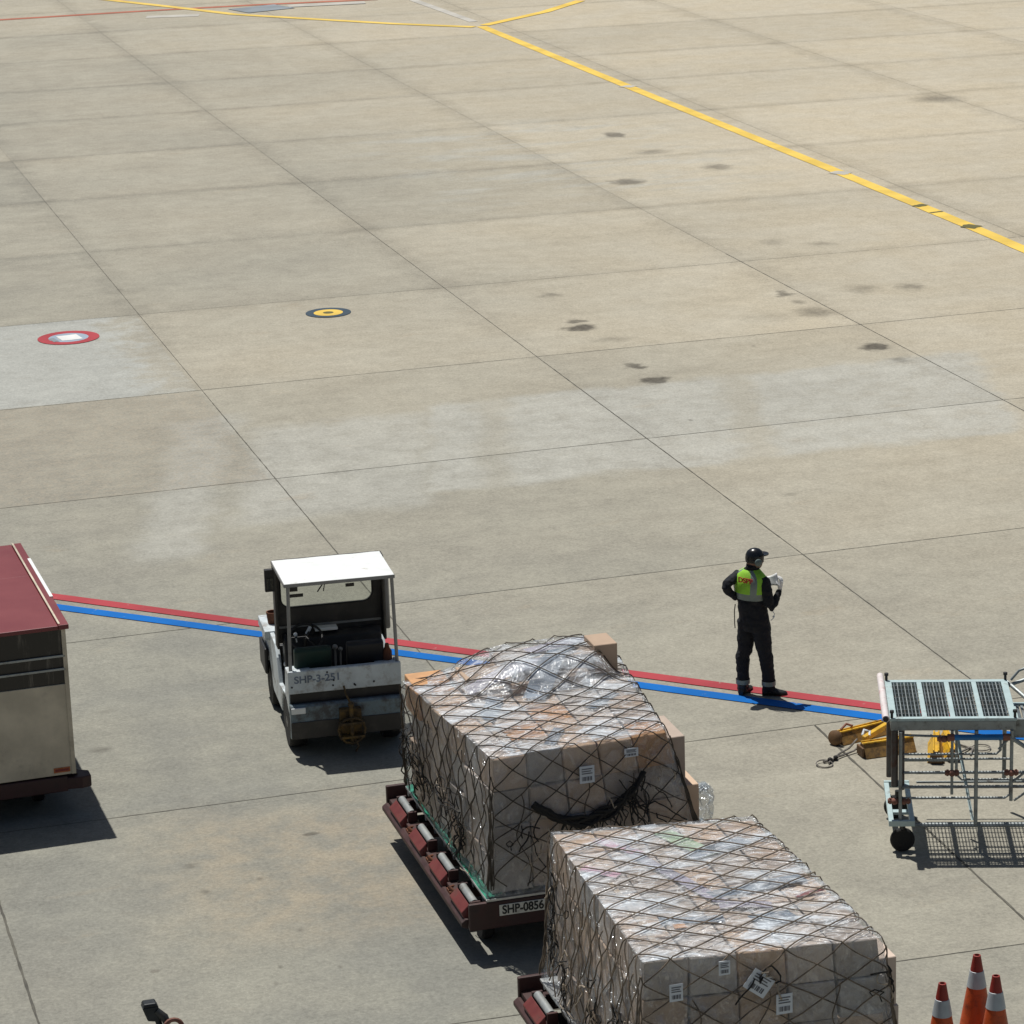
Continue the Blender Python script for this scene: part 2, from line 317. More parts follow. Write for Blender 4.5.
def groundmat():
    b = NB('apron_concrete')
    geo = b.n('ShaderNodeNewGeometry').outputs['Position']
    sx = b.n('ShaderNodeSeparateXYZ'); b.L(geo, sx.inputs[0]); X, Y = sx.outputs[0], sx.outputs[1]
    n_big = b.noise(geo, .11, 4, .5); n_mid = b.noise(geo, .55, 6, .6); n_fine = b.noise(geo, 9, 6, .7)
    n_grain = b.noise(geo, 24, 4, .8); streak = b.noise(b.scale(geo, (.18, 2.2, 1)), 1.0, 5, .6)
    n_mot = b.noise(geo, 2.2, 6, .65)
    # slab index
    ix = None
    for a in (2.48, 8.25, 14.1, 20.09, 26.1, 32.2, 38.3, 44.4):
        g = b.math('GREATER_THAN', X, a); ix = g if ix is None else b.math('ADD', ix, g)
    iy = None
    for k, c0 in BY:
        g = b.math('GREATER_THAN', b.math('SUBTRACT', Y, b.math('MULTIPLY', X, k)), c0); iy = g if iy is None else b.math('ADD', iy, g)
    cb = b.n('ShaderNodeCombineXYZ'); b.L(ix, cb.inputs[0]); b.L(iy, cb.inputs[1])
    wn = b.n('ShaderNodeTexWhiteNoise', noise_dimensions='2D'); b.L(cb.outputs[0], wn.inputs[0])
    slab = wn.outputs[0]
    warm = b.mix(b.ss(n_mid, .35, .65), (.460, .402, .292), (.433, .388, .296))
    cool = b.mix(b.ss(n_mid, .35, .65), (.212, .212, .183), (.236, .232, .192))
    farlight = b.math('ADD', b.ss(X, 3, 32, 0, .62), b.ss(Y, 24, 52, 0, .33))  # light falloff painted into the concrete: darker near left, brighter far right
    fwm = b.math('ADD', b.math('ADD', farlight, b.math('MULTIPLY', b.math('SUBTRACT', slab, .5), .15)), b.math('MULTIPLY', b.math('SUBTRACT', n_big, .5), .7), clamp=True)
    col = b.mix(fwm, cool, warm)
    # distorted position for patches
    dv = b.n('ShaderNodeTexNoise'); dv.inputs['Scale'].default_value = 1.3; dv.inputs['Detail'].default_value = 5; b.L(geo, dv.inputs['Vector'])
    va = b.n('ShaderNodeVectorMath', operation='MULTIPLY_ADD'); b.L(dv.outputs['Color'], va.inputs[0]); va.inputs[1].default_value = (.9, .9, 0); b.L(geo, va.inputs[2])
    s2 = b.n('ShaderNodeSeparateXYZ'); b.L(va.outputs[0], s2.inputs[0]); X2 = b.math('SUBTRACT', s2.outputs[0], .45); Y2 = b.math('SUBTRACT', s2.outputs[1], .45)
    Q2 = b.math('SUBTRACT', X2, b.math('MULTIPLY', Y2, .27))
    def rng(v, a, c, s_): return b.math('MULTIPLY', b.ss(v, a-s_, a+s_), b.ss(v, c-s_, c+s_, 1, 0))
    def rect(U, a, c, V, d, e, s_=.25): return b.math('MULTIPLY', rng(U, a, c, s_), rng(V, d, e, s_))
    pale = rect(Q2, -1.0, 8.5, Y2, 41.3, 46.4, .22)  # sunlight reflected off window glass, painted as a paler band of concrete
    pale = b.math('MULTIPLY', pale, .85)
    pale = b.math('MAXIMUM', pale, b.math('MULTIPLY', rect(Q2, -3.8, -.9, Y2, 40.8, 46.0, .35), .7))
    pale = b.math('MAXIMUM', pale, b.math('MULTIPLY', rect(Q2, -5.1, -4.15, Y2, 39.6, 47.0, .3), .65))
    mullion_gap = b.math('MAXIMUM', b.math('MULTIPLY', rng(Q2, -.2, .35, .25), .6), b.math('MULTIPLY', rng(Q2, 3.95, 4.5, .2), .6))  # mullion shadows left out of the painted window reflection
    pale = b.math('MULTIPLY', pale, b.math('SUBTRACT', 1, mullion_gap))
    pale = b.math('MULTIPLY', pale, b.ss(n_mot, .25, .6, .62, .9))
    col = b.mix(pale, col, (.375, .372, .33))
    slabpale = rect(X, -3, 8.2, b.math('SUBTRACT', Y, b.math('MULTIPLY', X, .0)), 48.95, 55.3, .03)
    slabpale = b.math('MULTIPLY', slabpale, b.ss(b.math('ADD', n_mot, b.math('MULTIPLY', b.ss(X, 6.8, 8.2), -.35)), .1, .45, .15, .9))
    col = b.mix(slabpale, col, (.345, .352, .322))
    rough_slab = rect(X, -3, 8.2, Y, 42.95, 48.9, .05)
    col = b.mix(b.math('MULTIPLY', rough_slab, b.ss(n_fine, .4, .7, .1, .6)), col, (.30, .255, .19))
    # cool worn strip in the far middle
    far = rect(X2, 16.5, 24, Y2, 63, 74, 1.6)
    col = b.mix(b.math('MULTIPLY', far, b.ss(b.noise(b.scale(geo, (.5, 1.3, 1)), .8, 5, .6), .45, .7, 0, .55)), col, (.38, .385, .35))
    # warm foreground tide marks
    col = b.mix(b.math('MULTIPLY', rect(X2, 4.2, 9, Y2, 26.6, 30, .8), b.ss(n_mot, .35, .65, .15, .6)), col, (.30, .25, .175))
    col = b.mix(b.ss(b.noise(b.scale(geo, (.6, 1.2, 1)), 1.3, 6, .65), .60, .78, 0, .45), col, (.32, .265, .185))
    # brush streaks and mottling
    k1 = b.math('ADD', b.ss(streak, .3, .7, .975, 1.02), b.math('MULTIPLY', b.math('ADD', b.math('SUBTRACT', n_mot, .5), b.math('MULTIPLY', b.math('SUBTRACT', n_mid, .5), .8)), .36))
    k1 = b.math('ADD', k1, b.math('MULTIPLY', b.math('SUBTRACT', n_fine, .5), .55))
    k1 = b.math('ADD', k1, b.math('MULTIPLY', b.math('SUBTRACT', n_grain, .5), 1.15))
    k1 = b.math('MULTIPLY', k1, b.math('ADD', .97, b.math('MULTIPLY', slab, .06)))
    # aggregate specks
    vo = b.n('ShaderNodeTexVoronoi'); vo.inputs['Scale'].default_value = 26; b.L(geo, vo.inputs['Vector'])
    spk = b.math('MULTIPLY', b.ss(vo.outputs['Distance'], .10, .2, 1, 0), b.ss(n_mid, .42, .65, 0, .30))
    k1 = b.math('ADD', k1, spk)
    # grime beside the joints
    g = None
    for _, xa, xb, ya, yb in AX:
        sl_ = (xb-xa)/(yb-ya); d = b.math('ABSOLUTE', b.math('SUBTRACT', X, b.math('ADD', b.math('MULTIPLY', Y, sl_), xa-sl_*ya)))
        g = d if g is None else b.math('MINIMUM', g, d)
    gx = b.math('ADD', g, b.math('MULTIPLY', b.math('SUBTRACT', n_mid, .5), .9))
    gr1 = b.math('MULTIPLY', b.ss(gx, .0, .55, 1, 0), b.ss(Y, 40, 60, .25, 1))
    g = None
    for k, c0 in BY:
        d = b.math('ABSOLUTE', b.math('SUBTRACT', b.math('SUBTRACT', Y, b.math('MULTIPLY', X, k)), c0))
        g = d if g is None else b.math('MINIMUM', g, d)
    gy = b.math('ADD', g, b.math('MULTIPLY', b.math('SUBTRACT', n_mid, .5), .5))
    gr2 = b.math('MULTIPLY', b.ss(gy, -.05, .42, 1, 0), b.ss(Y, 44, 66, .12, 1.1))
    k1 = b.math('SUBTRACT', k1, b.math('ADD', b.math('MULTIPLY', gr1, .11), b.math('MULTIPLY', gr2, .125)))
    # tyre tracks / traffic film
    tr = b.noise(b.scale(geo, (2.6, .06, 1)), 1.0, 4, .6)
    k1 = b.math('SUBTRACT', k1, b.ss(tr, .6, .8, 0, .05))
    mul = b.n('ShaderNodeVectorMath', operation='SCALE'); b.L(col, mul.inputs[0]); b.L(k1, mul.inputs['Scale']); col = mul.outputs[0]
    # oil stains
    st = None
    dn = b.n('ShaderNodeTexNoise'); dn.inputs['Scale'].default_value = 3.5; dn.inputs['Detail'].default_value = 4; b.L(b.scale(geo, (1, 1, 1)), dn.inputs['Vector'])
    vb = b.n('ShaderNodeVectorMath', operation='MULTIPLY_ADD'); b.L(dn.outputs['Color'], vb.inputs[0]); vb.inputs[1].default_value = (.5, .5, 0)
    vs = b.n('ShaderNodeVectorMath', operation='SUBTRACT'); b.L(geo, vs.inputs[0]); vs.inputs[1].default_value = (.25, .25, 0); b.L(vs.outputs[0], vb.inputs[2])
    for x, y, rx, ry, s_ in STAINS:
        big = rx > .13
        mp = b.n('ShaderNodeVectorMath', operation='SUBTRACT'); b.L(vb.outputs[0] if big else geo, mp.inputs[0]); mp.inputs[1].default_value = (x, y, 0)
        mq = b.n('ShaderNodeVectorMath', operation='MULTIPLY'); b.L(mp.outputs[0], mq.inputs[0]); mq.inputs[1].default_value = (1/(rx*1.1), 1/(ry*1.1), 0)
        ln = b.n('ShaderNodeVectorMath', operation='LENGTH'); b.L(mq.outputs[0], ln.inputs[0])
        e = b.ss(ln.outputs['Value'], (.5 if s_ > .6 else .1), (1.35 if s_ > .6 else 1.7), min(1, s_*1.12), 0)
        st = e if st is None else b.math('MAXIMUM', st, e)
    halo = b.math('MULTIPLY', st, b.ss(n_fine, .2, .7, 1.0, .75))
    col = b.mix(halo, col, (.05, .042, .03))
    # scattered tiny drips
    dr = b.n('ShaderNodeTexVoronoi'); dr.inputs['Scale'].default_value = .9; b.L(vb.outputs[0], dr.inputs['Vector'])
    dd = b.math('MULTIPLY', b.ss(dr.outputs['Distance'], .02, .055, 1, 0), b.ss(n_big, .45, .62, 0, .6))
    col = b.mix(dd, col, (.13, .115, .09))
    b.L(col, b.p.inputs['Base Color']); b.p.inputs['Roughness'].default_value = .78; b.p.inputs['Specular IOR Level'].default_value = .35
    b.bump(b.math('ADD', n_grain, b.math('MULTIPLY', n_fine, .6)), .30, .012)
    return b.m
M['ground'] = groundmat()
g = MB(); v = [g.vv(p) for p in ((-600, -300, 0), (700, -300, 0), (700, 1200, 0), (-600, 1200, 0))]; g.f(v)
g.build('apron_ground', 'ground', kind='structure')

def strip(mb, pts, w_, z, jit=0., step=.5):
    P = []
    for a, c in zip(pts[:-1], pts[1:]):
        a, c = Vector(a), Vector(c); n_ = max(1, int((c-a).length/step))
        P += [a.lerp(c, i/n_) for i in range(n_)]
    P.append(Vector(pts[-1])); L_, R_ = [], []
    for i, p in enumerate(P):
        d = (P[min(i+1, len(P)-1)]-P[max(i-1, 0)]).normalized(); nn = Vector((-d.y, d.x))
        a = w_/2*(1+jit*(random.random()-.5)); c = w_/2*(1+jit*(random.random()-.5))
        L_.append(mb.vv((*(p+nn*a), z))); R_.append(mb.vv((*(p-nn*c), z)))
    for i in range(len(P)-1): mb.f([R_[i], R_[i+1], L_[i+1], L_[i]])

j = MB()
for k, c0 in BY:
    strip(j, [(-8, k*-8+c0), (70, k*70+c0)], .013 if c0 < 50 else .009 if c0 < 60 else .004, .003, .9, .12 if c0 < 60 else .6)
def xl(i, y): _, xa, xb, ya, yb = AX[i]; return xa+(xb-xa)*(y-ya)/(yb-ya)
strip(j, [(2.52, 12), (2.46, 30.3)], .024, .006, .8, .1)
strip(j, [(xl(1, 30.32), 30.32), (xl(1, 48), 48)], .014, .006, .9, .12); strip(j, [(xl(1, 48), 48), (xl(1, 70), 70)], .009, .006, .9, .2); strip(j, [(xl(1, 70), 70), (xl(1, 118), 118)], .005, .006, .9, .4)
strip(j, [(xl(2, 30.32), 30.32), (xl(2, 48), 48)], .014, .006, .9, .12); strip(j, [(xl(2, 48), 48), (xl(2, 70), 70)], .009, .006, .9, .2); strip(j, [(xl(2, 70), 70), (xl(2, 118), 118)], .005, .006, .9, .4)
strip(j, [(xl(3, 24), 24), (xl(3, 56), 56)], .010, .006, .9, .2); strip(j, [(xl(3, 56), 56), (xl(3, 118), 118)], .005, .006, .9, .3)
strip(j, [(26.1, 24), (26.08, 118)], .006, .006, .9, .3)
strip(j, [(32.2, 24), (32.4, 118)], .006, .006, .9, .3)
strip(j, [(38.4, 24), (38.6, 118)], .006, .006, .9, .3)
strip(j, [(11.59, 14), (11.78, 25), (11.87, 30.3)], .024, .006, .8, .1)
j.build('expansion_joints', 'concretebit', kind='structure')

def paint(name, col, wear, wcol=(.33, .31, .26), sc=7):
    b = NB(name); geo = b.n('ShaderNodeNewGeometry').outputs['Position']
    n_ = b.noise(geo, sc, 7, .7); n2 = b.noise(geo, .9, 4)
    c = b.mix(b.ss(n2, .35, .65), [q*.86 for q in col], [min(1, q*1.08) for q in col])
    c = b.mix(b.ss(n_, .74-wear*.3, .84-wear*.2, 0, .8), c, wcol)
    b.L(c, b.p.inputs['Base Color']); b.p.inputs['Roughness'].default_value = .75; b.p.inputs['Specular IOR Level'].default_value = .2
    b.bump(b.noise(geo, 60, 3), .2, .006); return b.m
M['p_red'] = paint('red_line_paint', (.37, .052, .062), .45)
M['p_blue'] = paint('blue_line_paint', (.0, .125, .44), .4)
M['p_yel'] = paint('yellow_line_paint', (.72, .50, .10), .22)
M['p_yelold'] = paint('faded_yellow_paint', (.70, .50, .12), .35)
M['p_white'] = paint('white_line_paint', (.68, .68, .66), .2)
M['p_redfar'] = paint('faded_red_paint', (.40, .14, .09), .35)
M['p_slate'] = paint('slate_patch', (.24, .27, .29), .3)
M['p_pale'] = paint('erased_line', (.46, .44, .39), .3)
M['p_navy'] = paint('navy_ring', (.05, .075, .10), .1)
M['p_tar'] = paint('tar_patch', (.13, .12, .05), .1)
def line(name, pts, w_, m_, z=.009, label=None):
    q = MB(); strip(q, pts, w_, z, .06); return q.build(name, m_, kind='structure')
def ext(a, b_, t): a, b_ = Vector(a), Vector(b_); return tuple(a+(b_-a)*t)
line('red_ground_line', [ext((4.41, 38.365), (12.805, 30.59), -.6), ext((4.41, 38.365), (12.805, 30.59), 1.6)], .200, 'p_red')
line('blue_ground_line', [ext((4.35, 37.93), (12.665, 30.26), -.6), ext((4.35, 37.93), (12.665, 30.26), 1.6)], .200, 'p_blue')
line('yellow_guide_line', [(25.4, 93.3), (25.47, 78.54), (25.57, 63.41), (25.58, 55.9), (25.55, 53.6), (25.4, 48)], .32, 'p_yel', .009)
line('yellow_guide_line', [(25.15, 93.25), (23.1, 95.37), (20.66, 98.44), (18.9, 100.7), (17.5, 103.7), (15.2, 108.3), (13, 113)], .34, 'p_yelold', .013)
line('yellow_guide_line', [(25.55, 93.5), (28.27, 95.87), (30.2, 98.2)], .36, 'p_yel', .013)
line('faded_red_line', [(2, 103.6), (11.47, 103.43), (15.84, 103.32), (20.11, 102.99), (24.2, 102.3)], .38, 'p_redfar', .009)
line('faded_pale_line', [(25.25, 101.5), (25.5, 94.6)], .3, 'p_pale', .009)
line('white_ground_patch', [(16.1, 101.55), (17.8, 101.1)], .6, 'p_pale', .009)
line('white_ground_patch', [(21.0, 102.0), (23.6, 101.6)], .7, 'p_pale', .017)
line('slate_ground_patch', [(19.2, 101.5), (20.9, 102.0)], 1.5, 'p_slate', .017)
for x, y, l_, s_ in ((25.47, 78.5, .5, 'p_pale'), (25.56, 63.4, .55, 'p_pale'), (25.57, 59.0, .28, 'p_tar'), (25.57, 58.2, .12, 'p_tar'), (25.57, 56.4, .45, 'p_tar')):
    q = MB(); strip(q, [(x-.14, y), (x+.16, y+l_*.4)], l_*.8, .013, .5, .05); q.build('ground_paint_patch', s_, kind='structure')
def disc(mb, c, r0_, r1_, z, n_=48):
    A = [mb.vv((c[0]+r0_*cos(2*pi*k/n_), c[1]+r0_*sin(2*pi*k/n_), z)) for k in range(n_)]; B = [mb.vv((c[0]+r1_*cos(2*pi*k/n_), c[1]+r1_*sin(2*pi*k/n_), z)) for k in range(n_)]
    for k in range(n_): mb.f([A[k], A[(k+1) % n_], B[(k+1) % n_], B[k]])
def roundel(c, rs, ms):
    for i, m_ in enumerate(ms):
        q = MB(); disc(q, c, rs[i+1], rs[i], .009); q.build('ground_ring_mark', m_, kind='structure')
M['p_lightblue'] = paint('light_blue_ring', (.30, .37, .44), .2)
roundel((6.75, 53.84), (.555, .36, .20, .001), ('p_red', 'p_lightblue', 'p_pale'))
q = MB(); strip(q, [(6.58, 53.8), (6.95, 53.86)], .42, .013, .2, .1); q.build('ground_ring_square', 'p_white', kind='structure')
q = MB(); strip(q, [(6.42, 53.72), (6.52, 53.74)], .3, .013, .3, .05); q.build('ground_ring_scuff', 'p_slate', kind='structure')
roundel((11.57, 53.94), (.42, .27, .10, .001), ('p_navy', 'p_yel', 'p_tar'))

# ------------------------------------------------------------------ TUG
def make_tug():
    t = empty('baggage_tractor', (6.72, 31.42, 0), R(-4.2), 'white roofed baggage tractor with open cab and yellow rear hitch', 'tractor')
    W = .635
    def wheel(x, y, r):
        s_ = 1 if x > 0 else -1
        q = MB(); q.lathe([(r*.62, -.10), (r*.93, -.10), (r, -.07), (r, .07), (r*.93, .10), (r*.62, .10)], 32, (x, y, r), ax=(1, 0, 0)); wh = q.build('wheel', 'rubber', t, True)
        q = MB(); q.lathe([(r*.61, -.08), (r*.61, .085), (r*.3, .06), (r*.22, .10), (.02, .10)], 24, (x, y, r), ax=(s_, 0, 0)); q.build('rim', 'grey_steel', wh, True)
    for x in (-.53, .53):
        wheel(x, .36, .285); wheel(x, 1.80, .27)
    # chassis
    q = MB(); q.box(-.42, .42, .12, 2.15, .22, .46); q.box(-.60, .60, .66, 1.45, .30, .38); q.build('chassis', 'dashgrey', t, bevel=.01)
    # side panels with wheel arches
    def arch(cy, cz, r, a0, a1, n_=10): return [(cy+r*cos(a0+(a1-a0)*i/n_), cz+r*sin(a0+(a1-a0)*i/n_)) for i in range(n_+1)]
    prof = [(.0, .66), (.0, .98), (.22, .98), (.34, .62), (.86, .57), (.98, .84), (1.12, .97), (2.12, .98), (2.30, .90), (2.34, .5), (2.34, .34)]
    prof += arch(1.80, .27, .33, R(12), R(168)) + [(1.40, .30), (.76, .30)] + arch(.36, .285, .335, R(2), R(150))[:-1] + [(.03, .48)]
    for s_ in (-1, 1):
        q = MB(); q.prism(prof, s_*W, s_*(W-.05), 'x'); q.build('side_panel', 'body', t, bevel=.008)
        q = MB(); q.box(s_*(W-.05), s_*(W-.27), .01, .28, .93, .965); q.build('rear_fender_top', 'body', t, bevel=.01)
        q = MB(); q.box(s_*(W+.06), s_*(W-.27), 1.50, 2.14, .88, .992); q.build('fender_top', 'body', t, bevel=.01)
    # front hood (beyond the screen)
    q = MB(); q.prism([(1.04, .5), (1.04, 1.0), (1.95, .97), (2.24, .88), (2.30, .45)], -.36, .36, 'x'); q.build('hood', 'body', t, bevel=.02)
    for s_ in (-1, 1):
        q = MB(); q.lathe([(.075, 0), (.08, .03), (.05, .05), (.001, .055)], 20, (s_*.5, 2.34, .68), ax=(0, 1, 0)); q.build('headlight', 'label', t, True)
    q = MB(); q.box(-.64, .64, 2.35, 2.42, .3, .52); q.build('front_bumper', 'black', t, bevel=.015)
    # rear
    q = MB(); q.box(-W+.002, W-.002, -.035, .0-.002, .735, 1.0); q.box(-W+.052, W-.052, .0, .07, .6, .99); rp = q.build('rear_panel', 'body', t, bevel=.012)
    q = MB()
    for x, z in ((-.20, .96), (.10, .79), (.11, .78), (-.14, .80), (-.6, .82), (.32, .80), (-.13, .86)): q.lathe([(.011, 0), (.011, .008), (.001, .012)], 8, (x, -.035, z), ax=(0, -1, 0))
    q.build('bolts', 'black', rp)
    q = MB(); q.box(-W+.012, W-.012, -.02, .0, .615, .735); q.build('rear_groove', 'black', t)
    q = MB(); q.prism([(-.0, .20), (-.09, .24), (-.11, .36), (-.11, .60), (-.085, .625), (0, .615)], -W-.005, W+.005, 'x'); q.build('rear_bumper', 'bumper', t, bevel=.012)
    q = MB(); q.box(-W-.003, W+.003, -.122, -.112, .235, .43); q.build('dirty_skirt', 'dashgrey', t, bevel=.003)
    q = MB(); q.box(-.63, -.47, -.128, -.111, .53, .60); q.build('step_plate', 'white', t, bevel=.006)
    # hitch
    q = MB(); q.box(-.10, .14, -.20, -.125, .20, .56); q.box(-.12, .16, -.29, -.20, .24, .27); q.box(-.12, .16, -.29, -.20, .40, .43); q.cyl((.02, -.25, .16), (.02, -.25, .62), .022); q.sph((.02, -.25, .63), .035)
    q.tube([(.02+.15*cos(a/12*pi*2), -.23-.04*abs(sin(a/12*pi*2)), .33+.15*sin(a/12*pi*2)) for a in range(12)], .016, 8, closed=True)
    q.build('hitch', 'hitch', t, True, .004)
    q = MB(); q.tube([(.02, -.25, .62), (-.02, -.2, .74), (-.03, -.10, .80)], .012); q.tube([(.04, -.24, .25), (.08, -.3, .15), (.05, -.26, .08)], .012); q.build('hitch_chain', 'hitch', t, True)
    text('fleet_number', 'SHP-3-251', .115, t, 'blueink', Matrix.Translation((-.31, -.0372, .895)) @ UP, .001, .003, 1.05)
    # cab floor, seats
    q = MB(); q.box(-.58, .58, .07, 1.50, .46, .50); q.build('cab_floor', 'black', t)
    q = MB(); q.box(-.57, .57, .07, .30, .50, .76); q.build('engine_cover', 'black', t, bevel=.02)
    for x, mm, h_ in ((-.32, 'green_seat', 1.20), (.27, 'seat', 1.22)):
        q = MB(); q.box(x-.22, x+.22, .30, .66, .62, .74); st_ = q.build('seat_cushion', 'seat', t, bevel=.04, seg=3)
        q = MB(); q.prism([(.20, .74), (.32, .74), (.26, h_-.02), (.20, h_), (.14, h_-.03)], x-.21, x+.21, 'x'); q.build('seat_back', mm, st_, bevel=.04, seg=3)
    q = MB(); q.tube([(-.02, .52, .6), (-.02, .54, 1.02)], .012); q.sph((-.02, .54, 1.05), .032); q.tube([(.04, .58, .6), (.05, .6, .98)], .01); q.sph((.05, .6, 1.0), .026); q.build('gear_lever', 'grey_steel', t, True)
    q = MB(); q.sph((.30, .10, .92), .05, (1, 1, .8)); q.tube([(.30, .10, .76), (.30, .10, .9)], .035); q.build('filler_cap', 'rust', t, True)
    q = MB(); q.lathe([(.055, 0), (.055, .34), (.03, .38), (.02, .43)], 16, (.52, .20, .72)); q.build('extinguisher', 'rust', t, True)
    # dash
    q = MB(); q.prism([(.74, .80), (.80, 1.10), (.88, 1.15), (.98, 1.12), (.98, .5), (.86, .5)], -.56, .56, 'x'); q.build('dashboard', 'black', t, bevel=.02)
    q = MB(); q.box(-.20, .06, .80, .92, 1.165, 1.20); q.build('clipboard', 'white', t, bevel=.008)
    q = MB(); c = Vector((-.32, .70, 1.15)); ax = Vector((0, -.55, .83)).normalized(); bx, by = basis(ax)
    q.tube([c+(bx*cos(a)+by*sin(a))*.185 for a in [2*pi*k/28 for k in range(28)]], .013, 8, closed=True)
    for a in (0, 2.1, 4.2): q.tube([c, c+(bx*cos(a)+by*sin(a))*.18], .01)
    q.tube([c, c-ax*.35], .022); q.build('steering_wheel', 'black', t, True)
    q = MB(); q.tube([(-.42, .76, 1.08), (-.44, .70, 1.18)], .009); q.sph((-.44, .69, 1.19), .022); q.tube([(-.30, .78, 1.16), (-.26, .76, 1.24)], .02); q.build('switch_stalk', 'label', t, True)
    # windscreen bulkhead with a rounded opening
    yw = .99
    o_ = [(-.60, 1.0), (.60, 1.0), (.60, 1.985), (-.60, 1.985)]
    def rr(x0, x1, z0, z1, r, n_=6):
        pts = []
        for cx_, cz_, a0 in ((x1-r, z1-.02, 0), (x0+r, z1-.02, pi/2), (x0+r, z0+r, pi), (x1-r, z0+r, 3*pi/2)):
            rad = .02 if cz_ > (z0+z1)/2 else r
            cxx = (x1-rad if cx_ > 0 else x0+rad)
            pts += [(cxx+rad*cos(a0+pi/2*i/n_), cz_+rad*sin(a0+pi/2*i/n_)) for i in range(n_+1)]
        return pts
    inn = rr(-.55, .50, 1.42, 1.955, .11)
    outer = []
    for (x, z) in inn:     # project to rectangle border
        dx, dz = x, z-1.68; k = min(.60/abs(dx) if dx else 9e9, (.305 if dz > 0 else .68)/abs(dz) if dz else 9e9); outer.append((dx*k, 1.68+dz*k))
    # ensure the four corners are hit
    def nearest(c_): i = min(range(len(outer)), key=lambda i_: (outer[i_][0]-c_[0])**2+(outer[i_][1]-c_[1])**2); outer[i] = c_
    for c_ in ((-.60, 1.0), (.60, 1.0), (.60, 1.985), (-.60, 1.985)): nearest(c_)
    q = MB(); n_ = len(inn)
    lay = [[q.vv((x, yw+d, z)) for x, z in pl] for pl in (outer, inn) for d in (0, .045)]
    for i in range(n_):
        k = (i+1) % n_
        q.f([lay[0][i], lay[0][k], lay[2][k], lay[2][i]]); q.f([lay[1][i], lay[1][k], lay[3][k], lay[3][i]])
        q.f([lay[2][i], lay[2][k], lay[3][k], lay[3][i]]); q.f([lay[0][i], lay[0][k], lay[1][k], lay[1][i]])
    wf = q.build('windscreen_frame', 'dashgrey', t)
    q = MB(); q.tube([(x, yw-.004, z) for x, z in inn], .009, 6, closed=True); q.build('rubber_seal', 'black', wf, True)
    q = MB(); q.box(-.55, .50, yw+.02, yw+.026, 1.42, 1.955); q.build('windscreen', 'glass', wf)
    q = MB(); q.tube([(.10, yw+.05, 1.93), (-.02, yw+.05, 1.70), (-.12, yw+.05, 1.56)], .008); q.tube([(-.02, yw+.055, 1.72), (-.05, yw+.055, 1.56)], .006); q.build('wiper', 'black', wf, True)
    q = MB(); q.box(-.44, -.35, yw+.012, yw+.016, 1.60, 1.66); q.box(-.45, -.29, yw+.012, yw+.016, 1.53, 1.57); q.box(.20, .30, yw+.012, yw+.016, 1.60, 1.64); q.build('sticker', 'dashgrey', wf)
    for s_, wd in ((-1, .10), (1, .13)):
        q = MB(); q.box(s_*.60, s_*(.60+.03), yw-.12, yw+.06, .97, 1.98); q.build('front_pillar', 'grey_steel' if 0 else 'dashgrey', t, bevel=.01)
    q = MB(); q.box(-.59, .59, yw-.012, yw-.002, 1.18, 1.205); q.build('panel_rib', 'grey_steel', t)
    # roof on posts
    y0r, y1r = .02, .96
    q = MB(); nx_ = 12; ny_ = 8
    XR = lambda i, k: (-.615-.02*k/ny_)+(1.225+.01*k/ny_)*i/nx_
    top = [[q.vv((XR(i, k), y0r+(y1r-y0r)*k/ny_, 2.0+.028*(1-((i/nx_-.5)*2)**4)*(1-((k/ny_-.5)*2)**4)+.004*noise.noise(Vector((i*.5, k*.5, 0))))) for i in range(nx_+1)] for k in range(ny_+1)]
    for k in range(ny_):
        for i in range(nx_): q.f([top[k][i], top[k][i+1], top[k+1][i+1], top[k+1][i]])
    bt = [[q.vv((XR(i, k), y0r+(y1r-y0r)*k/ny_, 1.985)) for i in range(nx_+1)] for k in range(ny_+1)]
    for k in range(ny_):
        for i in range(nx_): q.f([bt[k][i], bt[k+1][i], bt[k+1][i+1], bt[k][i+1]])
    for i in range(nx_): q.f([top[0][i], bt[0][i], bt[0][i+1], top[0][i+1]]); q.f([top[ny_][i], top[ny_][i+1], bt[ny_][i+1], bt[ny_][i]])
    for k in range(ny_): q.f([top[k][0], top[k+1][0], bt[k+1][0], bt[k][0]]); q.f([top[k][nx_], bt[k][nx_], bt[k+1][nx_], top[k+1][nx_]])
    rf = q.build('roof', 'white', t, True)
    q = MB(); q.box(-.62, .615, y0r-.012, y0r, 1.965, 2.003); q.hexa([(-.625, y0r, 1.965), (-.616, y0r, 1.965), (-.645, y1r, 1.965), (-.636, y1r, 1.965), (-.625, y0r, 2.003), (-.616, y0r, 2.003), (-.645, y1r, 2.003), (-.636, y1r, 2.003)]); q.build('roof_rim', 'grey_steel', rf)
    for s_ in (-1, 1):
        q = MB(); q.tube([(s_*.60+.005, .05, .98), ((-.575 if s_ < 0 else .585), .05, 1.968)], .02, 10); q.build('rear_post', 'grey_steel', t, True)
    # mirrors, bucket
    q = MB(); q.box(-.73, -.62, .88, .94, 1.66, 1.92); q.tube([(-.60, .98, 1.88), (-.66, .92, 1.90)], .01); q.build('mirror', 'black', t, bevel=.02)
    q = MB(); q.box(-.715, -.64, .870, .878, 1.69, 1.82); q.build('mirror_glass', 'glass', t)
    q = MB(); q.box(.40, .56, .82, .94, 1.91, 1.96); q.build('sun_visor', 'black', t, bevel=.01)
    q = MB(); q.box(.634, .70, 1.0, 1.06, 1.05, 1.72); q.build('side_deflector', 'grey_steel', t, bevel=.02)
    q = MB(); q.lathe([(.055, 0), (.075, .16), (.062, .16), (.05, .03), (.001, .03)], 20, (-.56, 1.80, .97)); bk = q.build('brown_pot', 'rust', t, True)
